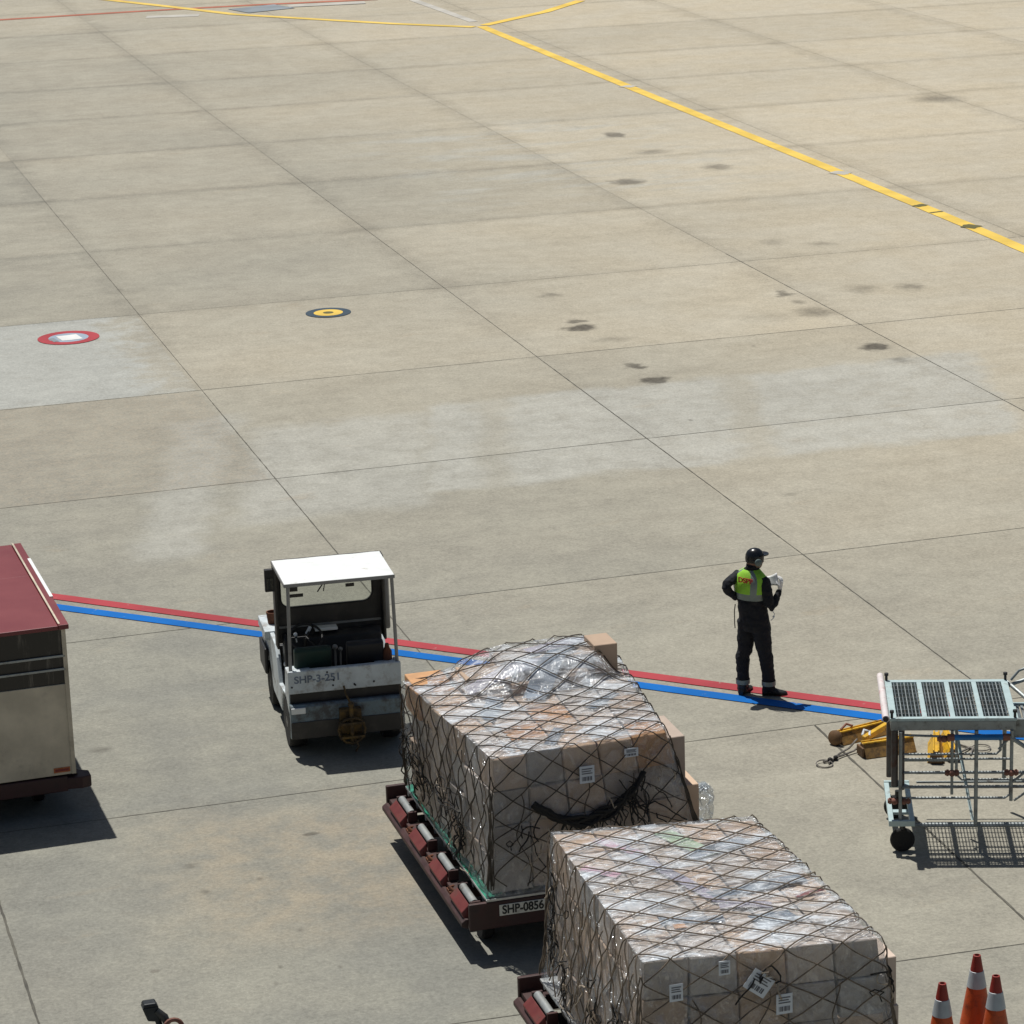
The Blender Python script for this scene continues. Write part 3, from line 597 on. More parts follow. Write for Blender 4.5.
    q = MB(); q.box(-.69, -.645, 1.70, 2.20, .40, .715); q.build('rubber_guard', 'black', t, bevel=.02)
    q = MB(); q.tube([(-.52, .80, .70), (-.54, .80, .90), (-.54, .90, .96)], .014); q.sph((-.54, .84, .8), .035); q.build('door_latch', 'label', t, True)
    return t
make_tug()

# ------------------------------------------------------------------ PERSON
def make_person():
    t = empty('person', (11.62, 31.52, 0), R(-15.5), 'person in dark workwear, lime vest and black cap standing on the red line, holding paper', 'person')
    q = MB()
    def ell(c, rx, ry, rot, n_=20): return [Vector((c[0]+rx*cos(a)*cos(rot)-ry*sin(a)*sin(rot), c[1]+rx*cos(a)*sin(rot)+ry*sin(a)*cos(rot), c[2])) for a in [2*pi*k/n_ for k in range(n_)]]
    ro = R(-38)
    TOR = [((-.01, 0, .80), .180, .14), ((-.012, 0, .88), .195, .145), ((-.02, 0, .98), .192, .14), ((-.035, 0, 1.08), .184, .135), ((-.045, 0, 1.18), .182, .13), ((-.048, .005, 1.30), .198, .13), ((-.05, .01, 1.40), .208, .125), ((-.05, .01, 1.455), .185, .105), ((-.045, .012, 1.50), .125, .085), ((-.035, .015, 1.535), .07, .065)]
    q.loft([ell(c, a, b_, ro) for c, a, b_ in TOR])
    # neck + head (looking right and slightly up-field)
    q.tube([(-.045, .01, 1.44), (-.03, .01, 1.56)], [.062, .055], 14)
    q.sph((-.005, .0, 1.635), .097, (.98, .80, 1.18), seg=20)
    q.sph((.03, .0, 1.60), .07, (.85, .75, 1.0), seg=14)       # jaw and face
    q.tube([(.07, .005, 1.645), (.10, .005, 1.615), (.075, .005, 1.60)], [.012, .017, .010], 8)   # nose
    q.sph((.072, 0, 1.578), .02, (.8, 1.3, .6), seg=10)         # lips
    # legs
    def limb(pts, rs): q.tube(pts, rs, 16)
    limb([(-.10, .05, .90), (-.105, .05, .75), (-.12, .05, .52), (-.145, .05, .48), (-.15, .05, .30), (-.145, .04, .10), (-.145, .04, .05)], [.11, .108, .086, .084, .076, .070, .066])
    limb([(.055, -.05, .90), (.07, -.06, .75), (.10, -.06, .52), (.115, -.06, .48), (.135, -.05, .30), (.15, -.045, .10), (.15, -.045, .05)], [.115, .108, .086, .084, .077, .074, .07])
    # arms: left akimbo, right bent holding paper
    limb([(-.13, .08, 1.42), (-.19, .08, 1.43), (-.265, .01, 1.405), (-.335, -.07, 1.385), (-.345, -.08, 1.355), (-.31, -.04, 1.29), (-.25, .0, 1.215), (-.22, .02, 1.18)], [.07, .072, .062, .052, .05, .05, .042, .038])
    limb([(.04, -.05, 1.42), (.095, -.10, 1.405), (.125, -.14, 1.28), (.145, -.16, 1.14), (.165, -.16, 1.105), (.21, -.12, 1.15), (.265, -.05, 1.25), (.28, -.03, 1.28)], [.07, .075, .062, .055, .053, .048, .039, .034])
    body = q.build('body', ['navy', 'skin'], t, True)
    rm = body.modifiers.new('r', 'REMESH'); rm.mode = 'VOXEL'; rm.voxel_size = .009; rm.use_smooth_shade = True
    sm = body.modifiers.new('s', 'SMOOTH'); sm.iterations = 6; sm.factor = .5
    bake(body); body.name = 'body'
    me = body.data
    if len(me.materials) < 2: me.materials.clear(); me.materials.append(M['navy']); me.materials.append(M['skin'])
    for v_ in me.vertices:       # cloth folds
        if v_.co.z < 1.5:
            k = .010*noise.noise(v_.co*Vector((9, 9, 13)) if 0 else Vector((v_.co.x*9, v_.co.y*9, v_.co.z*14)))+.006*noise.noise(Vector((v_.co.x*22, v_.co.y*22, v_.co.z*30)))
            v_.co += v_.normal*k
    for p in me.polygons:
        p.use_smooth = True; p.material_index = 1 if (p.center.z > 1.56) else 0
    # vest
    q = MB(); VR = []; mi = []
    for z, a, b_, cx in ((1.19, .198, .148, -.047), (1.225, .202, .150, -.048), (1.23, .203, .151, -.049), (1.262, .208, .152, -.05), (1.266, .209, .152, -.05), (1.32, .217, .153, -.05), (1.37, .222, .150, -.05), (1.42, .218, .140, -.05), (1.46, .198, .122, -.05), (1.495, .160, .105, -.048), (1.525, .108, .09, -.043), (1.535, .09, .082, -.04)):
        VR.append([p+Vector((0, 0, .006*noise.noise(p*9)))+Vector((p.x+.05, p.y, 0)).normalized()*.008*noise.noise(p*14+Vector((3, 0, 0))) for p in ell((cx, .006, z), a, b_, ro, 32)])
    for i in range(11): mi.append(1 if i in (2, 0) and 0 else (1 if i == 2 or i == 1 else 0))
    vb = [[q.vv(p) for p in r] for r in VR]
    for i in range(11):
        for k in range(32):
            a_ = (k+.5)/32*2*pi
            m_ = 1 if i in (0, 1, 2, 3) else 0
            if i >= 3 and (abs((math.degrees(a_)-302)) < 10 or abs(math.degrees(a_)-214) < 8): m_ = 1
            if i < 8 and (abs(a_-0) < .33 or abs(a_-2*pi) < .33 or abs(a_-pi) < .33) and 4 <= i: m_ = 2   # arm openings
            if m_ == 2: continue
            q.f([vb[i][k], vb[i][(k+1) % 32], vb[i+1][(k+1) % 32], vb[i+1][k]], m_)
    vest = q.build('vest', ['lime', 'reflect'], t, True)
    # print on the back; back normal in local frame
    bn = Vector((sin(ro), -cos(ro), 0)); ang = ro
    tx = Matrix.Translation(Vector((-.030, -.010, 1.43))+bn*.149) @ Matrix.Rotation(ang, 4, 'Z') @ UP
    text('vest_print', 'DSPP', .084, vest, 'redprint', tx, .004, .002, 1.05)
    # cap with visor, ear defenders
    q = MB(); prof = [(.112, -.045), (.117, 0), (.112, .04), (.094, .078), (.06, .104), (.02, .116), (.001, .117)]
    rings = []
    for r_, z in prof: rings.append([Vector((-.002+r_*.94*cos(a), r_*.82*sin(a), 1.668+z)) for a in [2*pi*k/28 for k in range(28)]])
    q.loft(rings); cp = q.build('cap', 'cap', t, True)
    q = MB(); n_ = 14; A = []; B = []
    for k in range(n_+1):
        a = R(-62)+R(124)*k/n_
        for d, Lst in ((0, A), (1, B)):
            rad = .10 if d == 0 else .10+.062*cos(a*1.25)**.6 if cos(a*1.25) > 0 else .10
            Lst.append((Vector((.0+rad*cos(a), rad*.85*sin(a), 1.705+(.012 if d else 0)))))
    va_ = [q.vv(p) for p in A]; vb_ = [q.vv(p) for p in B]; vc = [q.vv(p-Vector((0, 0, .012))) for p in A]; vd = [q.vv(p-Vector((0, 0, .012))) for p in B]
    for k in range(n_): q.f([va_[k], va_[k+1], vb_[k+1], vb_[k]]); q.f([vc[k], vd[k], vd[k+1], vc[k+1]]); q.f([vb_[k], vb_[k+1], vd[k+1], vd[k]])
    q.build('visor', 'cap', cp, True)
    q = MB()
    q.lathe([(.038, 0), (.044, .012), (.042, .032), (.028, .042), (.001, .044)], 20, (.028, -.080, 1.635), ax=(.25, -.96, 0)); ed = q.build('ear_cup', 'ear', t, True)
    q = MB(); q.lathe([(.036, 0), (.042, .012), (.04, .03), (.001, .042)], 20, (.02, .078, 1.635), ax=(0, 1, 0)); q.build('ear_cup', 'ear', t, True)
    q = MB(); q.tube([(.005, -.1, 1.65), (-.05, -.075, 1.66), (-.095, -.03, 1.66), (-.095, .03, 1.66), (-.05, .075, 1.66), (.0, .1, 1.65)], .010, 8); q.build('headband', 'cap', ed, True)
    q = MB(); q.tube([(-.045, -.03, 1.60), (-.035, -.01, 1.56), (-.04, .02, 1.53)], [.06, .066, .066], 14); q.tube([(-.035, .01, 1.50), (-.02, 0, 1.60)], [.082, .072], 18); q.build('neck_gaiter', 'navy', t, True)
    # hands
    def hand(c, fdir, pn, thumb, curl, name='glove'):
        c = Vector(c); f_ = Vector(fdir).normalized(); n__ = Vector(pn).normalized(); s_ = f_.cross(n__).normalized()*thumb
        q = MB(); q.loft([[c+f_*d+s_*(w_*cos(a))+n__*(th*sin(a)) for a in [2*pi*k/14 for k in range(14)]] for d, w_, th in ((-.03, .030, .024), (.0, .032, .022), (.03, .042, .020), (.06, .045, .018), (.085, .042, .014))])
        for i, ln_ in enumerate((.062, .075, .080, .070)):
            o_ = s_*(-.032+.0215*i); p0 = c+f_*.07+o_; p1 = c+f_*.09+o_
            a1 = curl; p2 = p1+(f_*cos(a1)+n__*sin(a1))*ln_*.45; p3 = p2+(f_*cos(a1*1.9)+n__*sin(a1*1.9))*ln_*.33; p4 = p3+(f_*cos(a1*2.5)+n__*sin(a1*2.5))*ln_*.25
            q.tube([p0, p1, p2, p3, p4], [.0105, .0105, .0098, .009, .0065], 8)
        b0 = c+f_*.01+s_*.03; q.tube([b0, b0+s_*.025+f_*.025, b0+s_*.038+f_*.05+n__*.018, b0+s_*.03+f_*.072+n__*.035], [.015, .013, .0115, .008], 8)
        return q.build(name, 'glove', t, True)
    hand((-.222, .03, 1.19), (.15, .05, .95), (.8, .5, .0), -1, .45)
    hand((.285, -.025, 1.292), (.18, .10, .9), (-.85, .5, .1), 1, .55)
    # paper in the right hand
    q = MB(); G_ = []
    for i in range(7):
        G_.append([q.vv((.155+.020*i-.004*k, -.045+.012*sin(i*.9)+.008*k, 1.315+.020*k+.006*i+.01*sin(i*.8+k*.5))) for k in range(7)])
    for i in range(6):
        for k in range(6): q.f([G_[i][k], G_[i+1][k], G_[i+1][k+1], G_[i][k+1]])
    pp = q.build('held_paper', 'paper', None, True); s_ = pp.modifiers.new('s', 'SOLIDIFY'); s_.thickness = .006
    pp.location = t.location; pp.rotation_euler = t.rotation_euler; bake(pp)
    tag(pp, 'folded white paper held up in the gloved right hand of the standing worker', 'paper')
    # reflective bands, boots
    for x, y in ((-.1485, .044), (.143, -.049)):
        q = MB(); c = [(x, y, .135), (x, y, .185)]; r_ = .083
        q.loft([[Vector((x+r_*cos(a), y+r_*sin(a), z)) for a in [2*pi*k/24 for k in range(24)]] for z in (.132, .186)], cap=False); q.build('trouser_band', 'reflect', t, True)
    def boot(x, y, a):
        q = MB(); R_ = Matrix.Translation((x, y, 0)) @ Matrix.Rotation(a, 4, 'Z')
        rings = []
        for d, w_, h_ in ((-.085, .030, .085), (-.07, .042, .11), (0, .048, .12), (.05, .048, .10), (.10, .052, .075), (.16, .050, .058), (.195, .038, .048), (.21, .018, .03)):
            rings.append([R_ @ Vector((d, w_*cos(b_), max(0, h_*.5+h_*.5*sin(b_)))) for b_ in [2*pi*k/16 for k in range(16)]])
        q.loft(rings); q.tube([R_ @ Vector((-.02, 0, .05)), R_ @ Vector((-.02, 0, .13))], [.058, .062], 16); bo = q.build('boot', 'boot', t, True)
    boot(-.145, .035, R(62)); boot(.15, -.045, R(-4))
    q = MB(); q.tube([(-.235, -.05, 1.13), (-.245, -.05, 1.05), (-.245, -.05, .90), (-.24, -.05, .84)], .0065, 6); q.build('hanging_strap', 'dashgrey', t, True)
    q = MB(); q.tube([(.175, -.12, 1.08), (.21, -.12, 1.02), (.20, -.12, .97), (.17, -.12, .94)], .005, 6); q.sph((.20, -.12, .985), .013); q.build('radio_cord', 'label', t, True)
make_person()

# ------------------------------------------------------------------ DOLLIES
def make_dolly():
    t = empty('pallet_dolly', (7.75, 27.1, 0), 0, 'maroon dolly with a white number plate, under the netted load nearer the tractor', 'dolly', 'cargo dollies in a train')
    W, L0, L1 = 1.22, -1.55, 1.65
    q = MB()
    for s_ in (-1, 1):
        q.box(s_*(W-.12), s_*(W-.02), L0, L1, .28, .44); q.box(s_*.35, s_*.43, L0+.1, L1-.1, .30, .42)
    for y in (L0+.05, -.8, 0, .8, L1-.15): q.box(-W+.12, W-.12, y, y+.1, .29, .43)
    q.build('frame', 'darkmaroon', t, bevel=.008)
    # end plates
    for y, e in ((L0, -.05), (L1, .05)):
        q = MB(); q.box(-W, W, min(y, y+e), max(y, y+e), .30, .57); q.build('end_beam', 'darkmaroon', t, bevel=.012)
    for s_ in (-1, 1):
        q = MB(); q.prism([(s_*W, .30), (s_*(W+.06), .33), (s_*(W+.06), .37), (s_*(W+.02), .40), (s_*(W-.01), .40)], L0+.02, L1-.02, 'y'); q.build('side_rail', 'darkmaroon', t, bevel=.006)
        for k in range(4):
            ya = L0+.06+k*.80
            q = MB(); q.hexa([(s_*(W+.03), ya, .40), (s_*(W-.04), ya, .40), (s_*(W+.03), ya+.48, .40), (s_*(W-.04), ya+.48, .40), (s_*(W+.045), ya+.02, .45), (s_*(W-.035), ya+.02, .525), (s_*(W+.045), ya+.46, .45), (s_*(W-.035), ya+.46, .525)]); q.build('guide_plate', 'maroon', t, bevel=.006)
            q = MB(); q.cyl((s_*(W-.092), ya+.03, .520), (s_*(W-.092), ya+.45, .520), .040, 18); rl = q.build('side_roller', 'roller', t, True)
            for yb_ in (ya-.005, ya+.455): q = MB(); q.box(s_*(W-.14), s_*(W-.045), yb_, yb_+.03, .44, .55); q.build('roller_bracket', 'darkmaroon', rl)
            if k < 3:
                q = MB(); q.tube([(s_*(W-.05), ya+.56, .42), (s_*(W+.0), ya+.62, .46), (s_*(W-.06), ya+.70, .43)], .018, 8); q.box(s_*(W-.1), s_*(W+.01), ya+.57, ya+.70, .401, .43); q.build('pallet_lock', 'rust', t)
    for k in range(9):
        y = L0+.2+k*.36
        q = MB(); q.cyl((-W+.2, y, .515), (W-.2, y, .515), .035, 14); q.build('deck_roller', 'roller', t, True)
    for y in (L0+.45, L1-.45):
        q = MB(); q.cyl((-.9, y, .19), (.9, y, .19), .03); q.box(-.3, .3, y-.05, y+.05, .22, .3); q.build('axle', 'black', t)
        for s_ in (-1, 1):
            q = MB(); q.lathe([(.08, -.06), (.17, -.06), (.19, -.04), (.19, .04), (.17, .06), (.08, .06)], 24, (s_*.95, y, .19), ax=(1, 0, 0)); wh = q.build('wheel', 'rubber', t, True)
            q = MB(); q.lathe([(.085, -.045), (.085, .05), (.04, .065), (.001, .065)], 16, (s_*.95, y, .19), ax=(s_, 0, 0)); q.build('hub', 'hitch', wh, True)
    q = MB(); q.tube([(0, L0-.02, .30), (0, L0-.30, .28), (0, L0-.62, .29)], .035, 10); q.tube([(.06*cos(a), L0-.68+.06*sin(a), .29) for a in [2*pi*k/14 for k in range(14)]], .016, 8, closed=True); q.build('tow_bar', 'darkmaroon', t, True)
    q = MB(); q.box(-.93, -.47, L0-.062, L0-.052, .425, .535); pl = q.build('number_plate', 'plate', t, bevel=.003)
    text('plate_text', 'SHP-0856', .118, pl, 'black', Matrix.Translation((-.70, L0-.064, .48)) @ UP, .001, .0035, .86)
    return t
d1 = make_dolly()
def copy_tree(o, parent=None, skip=()):
    c = o.copy(); C.objects.link(c)
    if parent: c.parent = parent
    for ch in list(o.children):
        if ch.name.split('.')[0] in skip: continue
        copy_tree(ch, c, skip)
    return c
d2 = copy_tree(d1, None, ('number_plate', 'tow_bar')); d2.location = (7.74, 22.16, 0)
d2['label'] = 'maroon dolly at the bottom edge, under the netted load nearest the cones'

# ------------------------------------------------------------------ CARGO LOADS
def make_load(name, base, TQ, BQ, zb, zt, nx, ny, nz, seed, label, hump=None, tangles=(), labels=(), colours=(), swag=None, amp=.05, ropem='rope'):
    rnd = random.Random(seed)
    t = empty(name, base, 0, label, 'cargo load', 'netted cargo loads on the dollies')
    TQ = [Vector((*p, 0)) for p in TQ]; BQ = [Vector((*p, 0)) for p in BQ]     # FL FR BR BL
    def bil(Q, u, v_): return (Q[0]*(1-u)+Q[1]*u)*(1-v_)+(Q[3]*(1-u)+Q[2]*u)*v_
    W = ((TQ[1]-TQ[0]).length+(TQ[2]-TQ[3]).length)/2; D = ((TQ[3]-TQ[0]).length+(TQ[2]-TQ[1]).length)/2
    def topz(u, v_):
        z = zt+.018*noise.noise(Vector((u*W*2.3+seed, v_*D*2.3, 1)))
        if hump: z += hump(u, v_)
        return z
    EX, EY = (TQ[1]-TQ[0]).normalized(), (TQ[3]-TQ[0]).normalized()
    def surf(a, b_, off):
        ac = min(max(a, 0), W); bc = min(max(b_, 0), D); da, db = a-ac, b_-bc; d = max(abs(da), abs(db))
        u, v_ = ac/W, bc/D; h = topz(u, v_); tt = min(1, d/(h-zb))
        P = bil(TQ, u, v_).lerp(bil(BQ, u, v_), tt)
        P.z = h-min(d, h-zb)
        if d > 0:
            n_ = (EX*da+EY*db).normalized()
            bl = amp*(tt**1.2)*(.5+noise.noise(Vector((a*1.9+seed, b_*1.9, d*2))))+.018*noise.noise(Vector((a*7, b_*7, seed)))*min(1, d*6)
            P += n_*(off*min(1, .3+d*12)+bl)
            P.z += off*max(0, 1-d*14)
        else:
            e = min(a, b_, W-a, D-b_)
            P.z += off-.012*max(0, 1-e/.05)
        return P
    # cartons: outer layer only
    cols = ['carton']*6+['carton_grey']*2
    hs = [zb+.0+(zt-zb)*(k/nz) for k in range(nz+1)]
    cnt = 0
    for i in range(nx):
        for k in range(ny):
            for l_ in range(nz):
                if 0 < i < nx-1 and 0 < k < ny-1 and l_ < nz-1: continue
                if k == ny-1 and l_ < nz-1 and 0 < i < nx-1: continue
                sh = .16*rnd.uniform(-.5, .5)/nx if l_ == nz-1 or k > 0 else 0
                u0_, u1_ = i/nx, (i+1)/nx; v0_, v1_ = k/ny, (k+1)/ny
                g_ = .004
                if i > 0: u0_ += g_
                if i < nx-1: u1_ -= g_
                if k > 0: v0_ += g_
                if k < ny-1: v1_ -= g_
                ji = rnd.uniform(.0, .05)
                if i == 0: u0_ += ji/W
                if i == nx-1: u1_ -= ji/W
                if k == 0: v0_ += rnd.uniform(0, .05)/D
                if k == ny-1: v1_ -= rnd.uniform(0, .04)/D
                z0_, z1_ = hs[l_]+.003, hs[l_+1]-.003
                if l_ == nz-1: z1_ = min(topz(a_, b_) for a_ in (u0_, (u0_+u1_)/2, u1_) for b_ in (v0_, (v0_+v1_)/2, v1_))-rnd.uniform(.002, .02)
                P = []
                for z in (z0_, z1_):
                    tt = (zt-z)/(zt-zb); tt = min(max(tt, 0), 1)
                    for v_ in (v0_, v1_):
                        for u in (u0_, u1_): p = bil(TQ, u, v_).lerp(bil(BQ, u, v_), tt); p.z = z; P.append(p)
                rz_ = R(rnd.uniform(-1.5, 1.5)); c = sum(P, Vector())/8
                P = [Matrix.Rotation(rz_, 3, 'Z') @ (p-c)*.992+c for p in P]
                q = MB(c); q.hexa(P)
                # tape over the top along the carton
                o = q.build('carton', colours[(i, k, l_)] if (i, k, l_) in colours else rnd.choice(cols), t, bevel=.006, seg=1)
                o.location = c-Vector(base); cnt += 1
    # printed sheets and tape lying on carton tops
    q = {}
    for mname, a0, b0, a1, b1, wd in labels:
        m_ = q.setdefault(mname, MB(base)); A_, B_ = Vector((a0, b0)), Vector((a1, b1)); d = (B_-A_); nn = Vector((-d.y, d.x)).normalized()*wd/2; n_ = max(2, int(d.length/.08))
        prev = None
        for i in range(n_+1):
            p = A_+d*i/n_; L_ = m_.vv(surf(*(p+nn), .003)); R__ = m_.vv(surf(*(p-nn), .003))
            if prev: m_.f([prev[0], prev[1], R__, L_])
            prev = (L_, R__)
    for mname, m_ in q.items(): m_.build('packing_tape' if mname == 'tape' else 'printed_sheet', mname, t, True)
    # film
    q = MB(base); st = .07
    nper = []
    def ring(d, inset):
        pts = []
        if inset > 0: a0, a1, b0, b1 = inset*W/2, W-inset*W/2, inset*D/2, D-inset*D/2
        else: a0, a1, b0, b1 = -d, W+d, -d, D+d
        N = 26; M_ = 32
        for i in range(N): pts.append((a0+(a1-a0)*i/N, b0))
        for i in range(M_): pts.append((a1, b0+(b1-b0)*i/M_))
        for i in range(N): pts.append((a1-(a1-a0)*i/N, b1))
        for i in range(M_): pts.append((a0, b1-(b1-b0)*i/M_))
        return pts
    H_ = zt-zb
    rings = [ring(H_*k/14+.0001, 0) for k in range(14, -1, -1)]+[ring(0, i/16) for i in (.12, .5)]+[ring(0, i/16) for i in range(1, 16)]
    RV = [[q.vv(surf(a, b_, .008+.006*noise.noise(Vector((a*5, b_*5, seed*2))))) for a, b_ in r_] for r_ in rings]
    for r1, r2 in zip(RV[:-1], RV[1:]):
        n_ = len(r1)
        for i in range(n_): q.f([r1[i], r1[(i+1) % n_], r2[(i+1) % n_], r2[i]])
    q.f(RV[-1])
    q.build('stretch_film', 'film', t, True)
    # net
    q = MB(base); slope = .68; sp = .30
    def run(fn, r_):
        seg_ = []
        for p in fn:
            ac = min(max(p[0], 0), W); bc = min(max(p[1], 0), D); d = max(abs(p[0]-ac), abs(p[1]-bc))
            if d > H_+hmax-.10: 
                if len(seg_) > 3: q.tube(seg_, r_, 6)
                seg_ = []; continue
            jx = .018*noise.noise(Vector((p[0]*1.7, p[1]*1.7, seed+5)))*(1+5*min(1, d*1.5)); jy = .018*noise.noise(Vector((p[0]*1.7, p[1]*1.7, seed+9)))*(1+5*min(1, d*1.5))
            a_, b2 = p[0]+jx, p[1]+jy
            P = surf(a_, b2, .026)
            seg_.append(P)
        if len(seg_) > 3: q.tube(seg_, r_, 6)
    hmax = 0
    ext_ = H_
    for s_ in (1, -1):
        c0 = -ext_-slope*(W+ext_)-.5
        while c0 < D+ext_+slope*(W+ext_)+.5:
            pts = []
            a = -ext_
            while a < W+ext_:
                b_ = c0+s_*slope*a
                if -ext_ < b_ < D+ext_: pts.append((a, b_))
                a += .035
            # split where leaving the domain is contiguous anyway
            if len(pts) > 4: run(pts, .006)
            c0 += sp
    # vertical gather ropes on the sides
    for i in range(3):
        a = .3+i*.6+rnd.uniform(-.1, .1); run([(a+.05*sin(k*.4+i), -.35-k*.04) for k in range(24)], .0055)
    for i in range(int(D/.30)):
        b_ = .12+i*.30+rnd.uniform(-.04, .04); run([(-.16-k*.04, b_+.05*sin(k*.45+i*2)) for k in range(28)], .0055)
    q.build('cargo_net', ropem, t, True)
    # tangled slack rope
    if tangles:
        q = MB(base); q2 = MB(base)
        for ta, tb, sc_, n_, vert in tangles:
            for i in range(int(n_*.6)):
                p = Vector((ta+rnd.gauss(0, sc_), tb+rnd.gauss(0, sc_))); d = Vector((rnd.gauss(0, 1), rnd.gauss(0, 1))); pts = []
                L_ = rnd.randint(6, 13)
                for k in range(L_):
                    pts.append(surf(p.x, p.y, .03+.02*rnd.random()+.02*sin(k))); d = (d*.75+Vector((rnd.gauss(0, .5), rnd.gauss(0, .5)))+Vector(vert)*.35); p = p+d.normalized()*.045
                (q if rnd.random() < .8 else q2).tube(pts, rnd.uniform(.004, .008), 6)
        q.build('slack_rope', 'darkrope', t, True); q2.build('slack_rope', 'tanrope', t, True)
    if swag:
        q = MB(base)
        for i in range(8):
            pts = []
            for k in range(25):
                s = k/24; a = swag[0]+(swag[1]-swag[0])*s; dep = swag[2]+(swag[3]-swag[2])*s+swag[4]*4*s*(1-s)
                pts.append(surf(a+.02*sin(k*.8+i), -dep-.02*cos(k*1.1+i*1.3)-.012*i*(s*(1-s)*4), .04+.012*cos(i*2+k*.7)))
            q.tube(pts, .015, 7)
        for i in range(34):
            s = rnd.random()**.6; a = swag[0]+(swag[1]-swag[0])*s; dep = swag[2]+(swag[3]-swag[2])*s+swag[4]*4*s*(1-s)
            q.tube([surf(a+.05*sin(k*.5+i), -dep-k*.035, .035) for k in range(rnd.randint(4, 12))], .007, 6)
        q.build('rope_bundle', 'darkrope', t, True)
    return t, surf, W, D

def sheet_base(t, base, x0, x1, y0, y1, z, green=True):
    q = MB(base); q.box(x0, x1, y0, y1, z, z+.025); q.build('pallet_sheet', 'alu', t, bevel=.004)
    if green:
        q = MB(base)
        for side in (0,):
            P = []
            n_ = 40
            for i in range(n_+1):
                y = y0+.02+(y1-y0-.04)*i/n_
                P.append([q.vv((x0+.005+.16*k/4, y, z+.03+.028*k/4*(1+.6*noise.noise(Vector((y*5, k, 0))))+.012*noise.noise(Vector((y*9, k*.8, 2))))) for k in range(5)])
            for i in range(n_):
                for k in range(4): q.f([P[i][k], P[i][k+1], P[i+1][k+1], P[i+1][k]])
        o = q.build('green_sheet', 'greensheet', t, True)

def label_on(t, base, surf, a, d, w_, h_, rot=0, barcode=True):
    w_ *= .85; h_ *= .85
    P = surf(a, -d, .020); q = MB(); q.box(-w_/2, w_/2, -.003, .003, -h_/2, h_/2)
    o = q.build('shipping_label', 'label', t); o.location = P-Vector(base)+Vector((0, -.012, 0)); o.rotation_euler = (0, rot, 0)
    q = MB()
    for i in range(3): q.box(-w_*.36, w_*(.36-.1*(i % 2)), -.006, -.004, h_*(.30-.13*i), h_*(.35-.13*i))
    for i in range(9): q.box(-w_*.34+i*w_*.075, -w_*.34+i*w_*.075+w_*(.02+.02*(i % 3)), -.006, -.004, -h_*.36, -h_*.12)
    q.build('label_print', 'ink', o)

def hump1(u, v_):
    s = lambda x: 0 if x < 0 else 1 if x > 1 else x*x*(3-2*x)
    return .25*s((v_-.58)/.20)*s((u-.05)/.45)*s((.96-u)/.12)
b1 = (7.9, 27.0, .56)
lab1 = [('tape', .3, .1, .3, 1.2, .05), ('bluetape', .95, 1.35, 1.5, 2.15, .22), ('bluetape', .35, 1.0, .62, 1.5, .16), ('violettape', .4, 1.7, 1.2, 1.8, .16), ('tape', 1.2, .2, 1.6, .2, .05), ('bluetape', .7, .12, .95, .5, .12), ('violettape', 1.1, 2.1, 1.7, 2.25, .18), ('bluetape', 1.4, .9, 1.75, 1.25, .12)]
col1 = {(4, 0, 3): 'orangebox', (1, 1, 3): 'orangebox', (0, 5, 3): 'orangebox', (2, 2, 3): 'orangebox'}
L1, s1, W1, D1 = make_load('netted_cargo_load', b1, [(6.80, 25.50), (8.55, 25.66), (8.80, 27.92), (6.55, 27.94)], [(6.76, 25.52), (8.90, 25.62), (8.98, 28.30), (6.72, 28.42)], .62, 1.99, 5, 6, 4, 3,
    'film wrapped netted cartons nearer the tractor, with a thick black rope sagging across', hump1,
    tangles=((-.75, 1.9, .13, 26, (-1, -.3)), (-.95, .75, .14, 26, (-1, .2)), (-.6, 2.3, .10, 14, (-1, 0)), (1.45, -.62, .12, 26, (0, -1)), (.35, -.75, .10, 12, (0, -1)), (-.8, 1.3, .12, 14, (-.4, -1))),
    labels=lab1, colours=col1, swag=(.42, 1.62, .50, .36, .27), amp=.05)
sheet_base(L1, b1, 6.70, 8.95, 25.50, 28.62, .575)
label_on(L1, b1, s1, 1.02, .30, .17, .20); label_on(L1, b1, s1, 1.55, .14, .16, .10)
for k, (x0, x1, y0, y1, z0, z1, mm) in enumerate(((8.40, 8.80, 25.84, 26.45, 1.36, 1.84, 'carton'), (8.45, 8.92, 25.80, 26.5, .68, 1.35, 'carton'), (8.40, 8.64, 27.40, 27.75, 2.0, 2.30, 'carton'), (7.08, 7.50, 27.42, 27.84, 1.98, 2.10, 'carton'), (7.52, 7.96, 27.40, 27.86, 1.98, 2.20, 'carton_grey'), (7.98, 8.40, 27.44, 27.84, 1.98, 2.215, 'carton'), (6.62, 7.0, 27.72, 28.1, 1.66, 2.0, 'orangebox'))):
    c = Vector(((x0+x1)/2, (y0+y1)/2, (z0+z1)/2)); q = MB(c); q.box(x0, x1, y0, y1, z0, z1); o = q.build('carton', mm, L1, bevel=.006, seg=1); o.location = c-Vector(b1)
q = MB(b1); q.sph((8.98, 25.95, 1.08), .16, (.75, 1.1, 1.35), seg=40); o = q.build('loose_film', 'loosefilm', L1, True)
for v_ in o.data.vertices: v_.co += v_.normal*(.09*noise.noise(v_.co*6)+.04*noise.noise(v_.co*17))

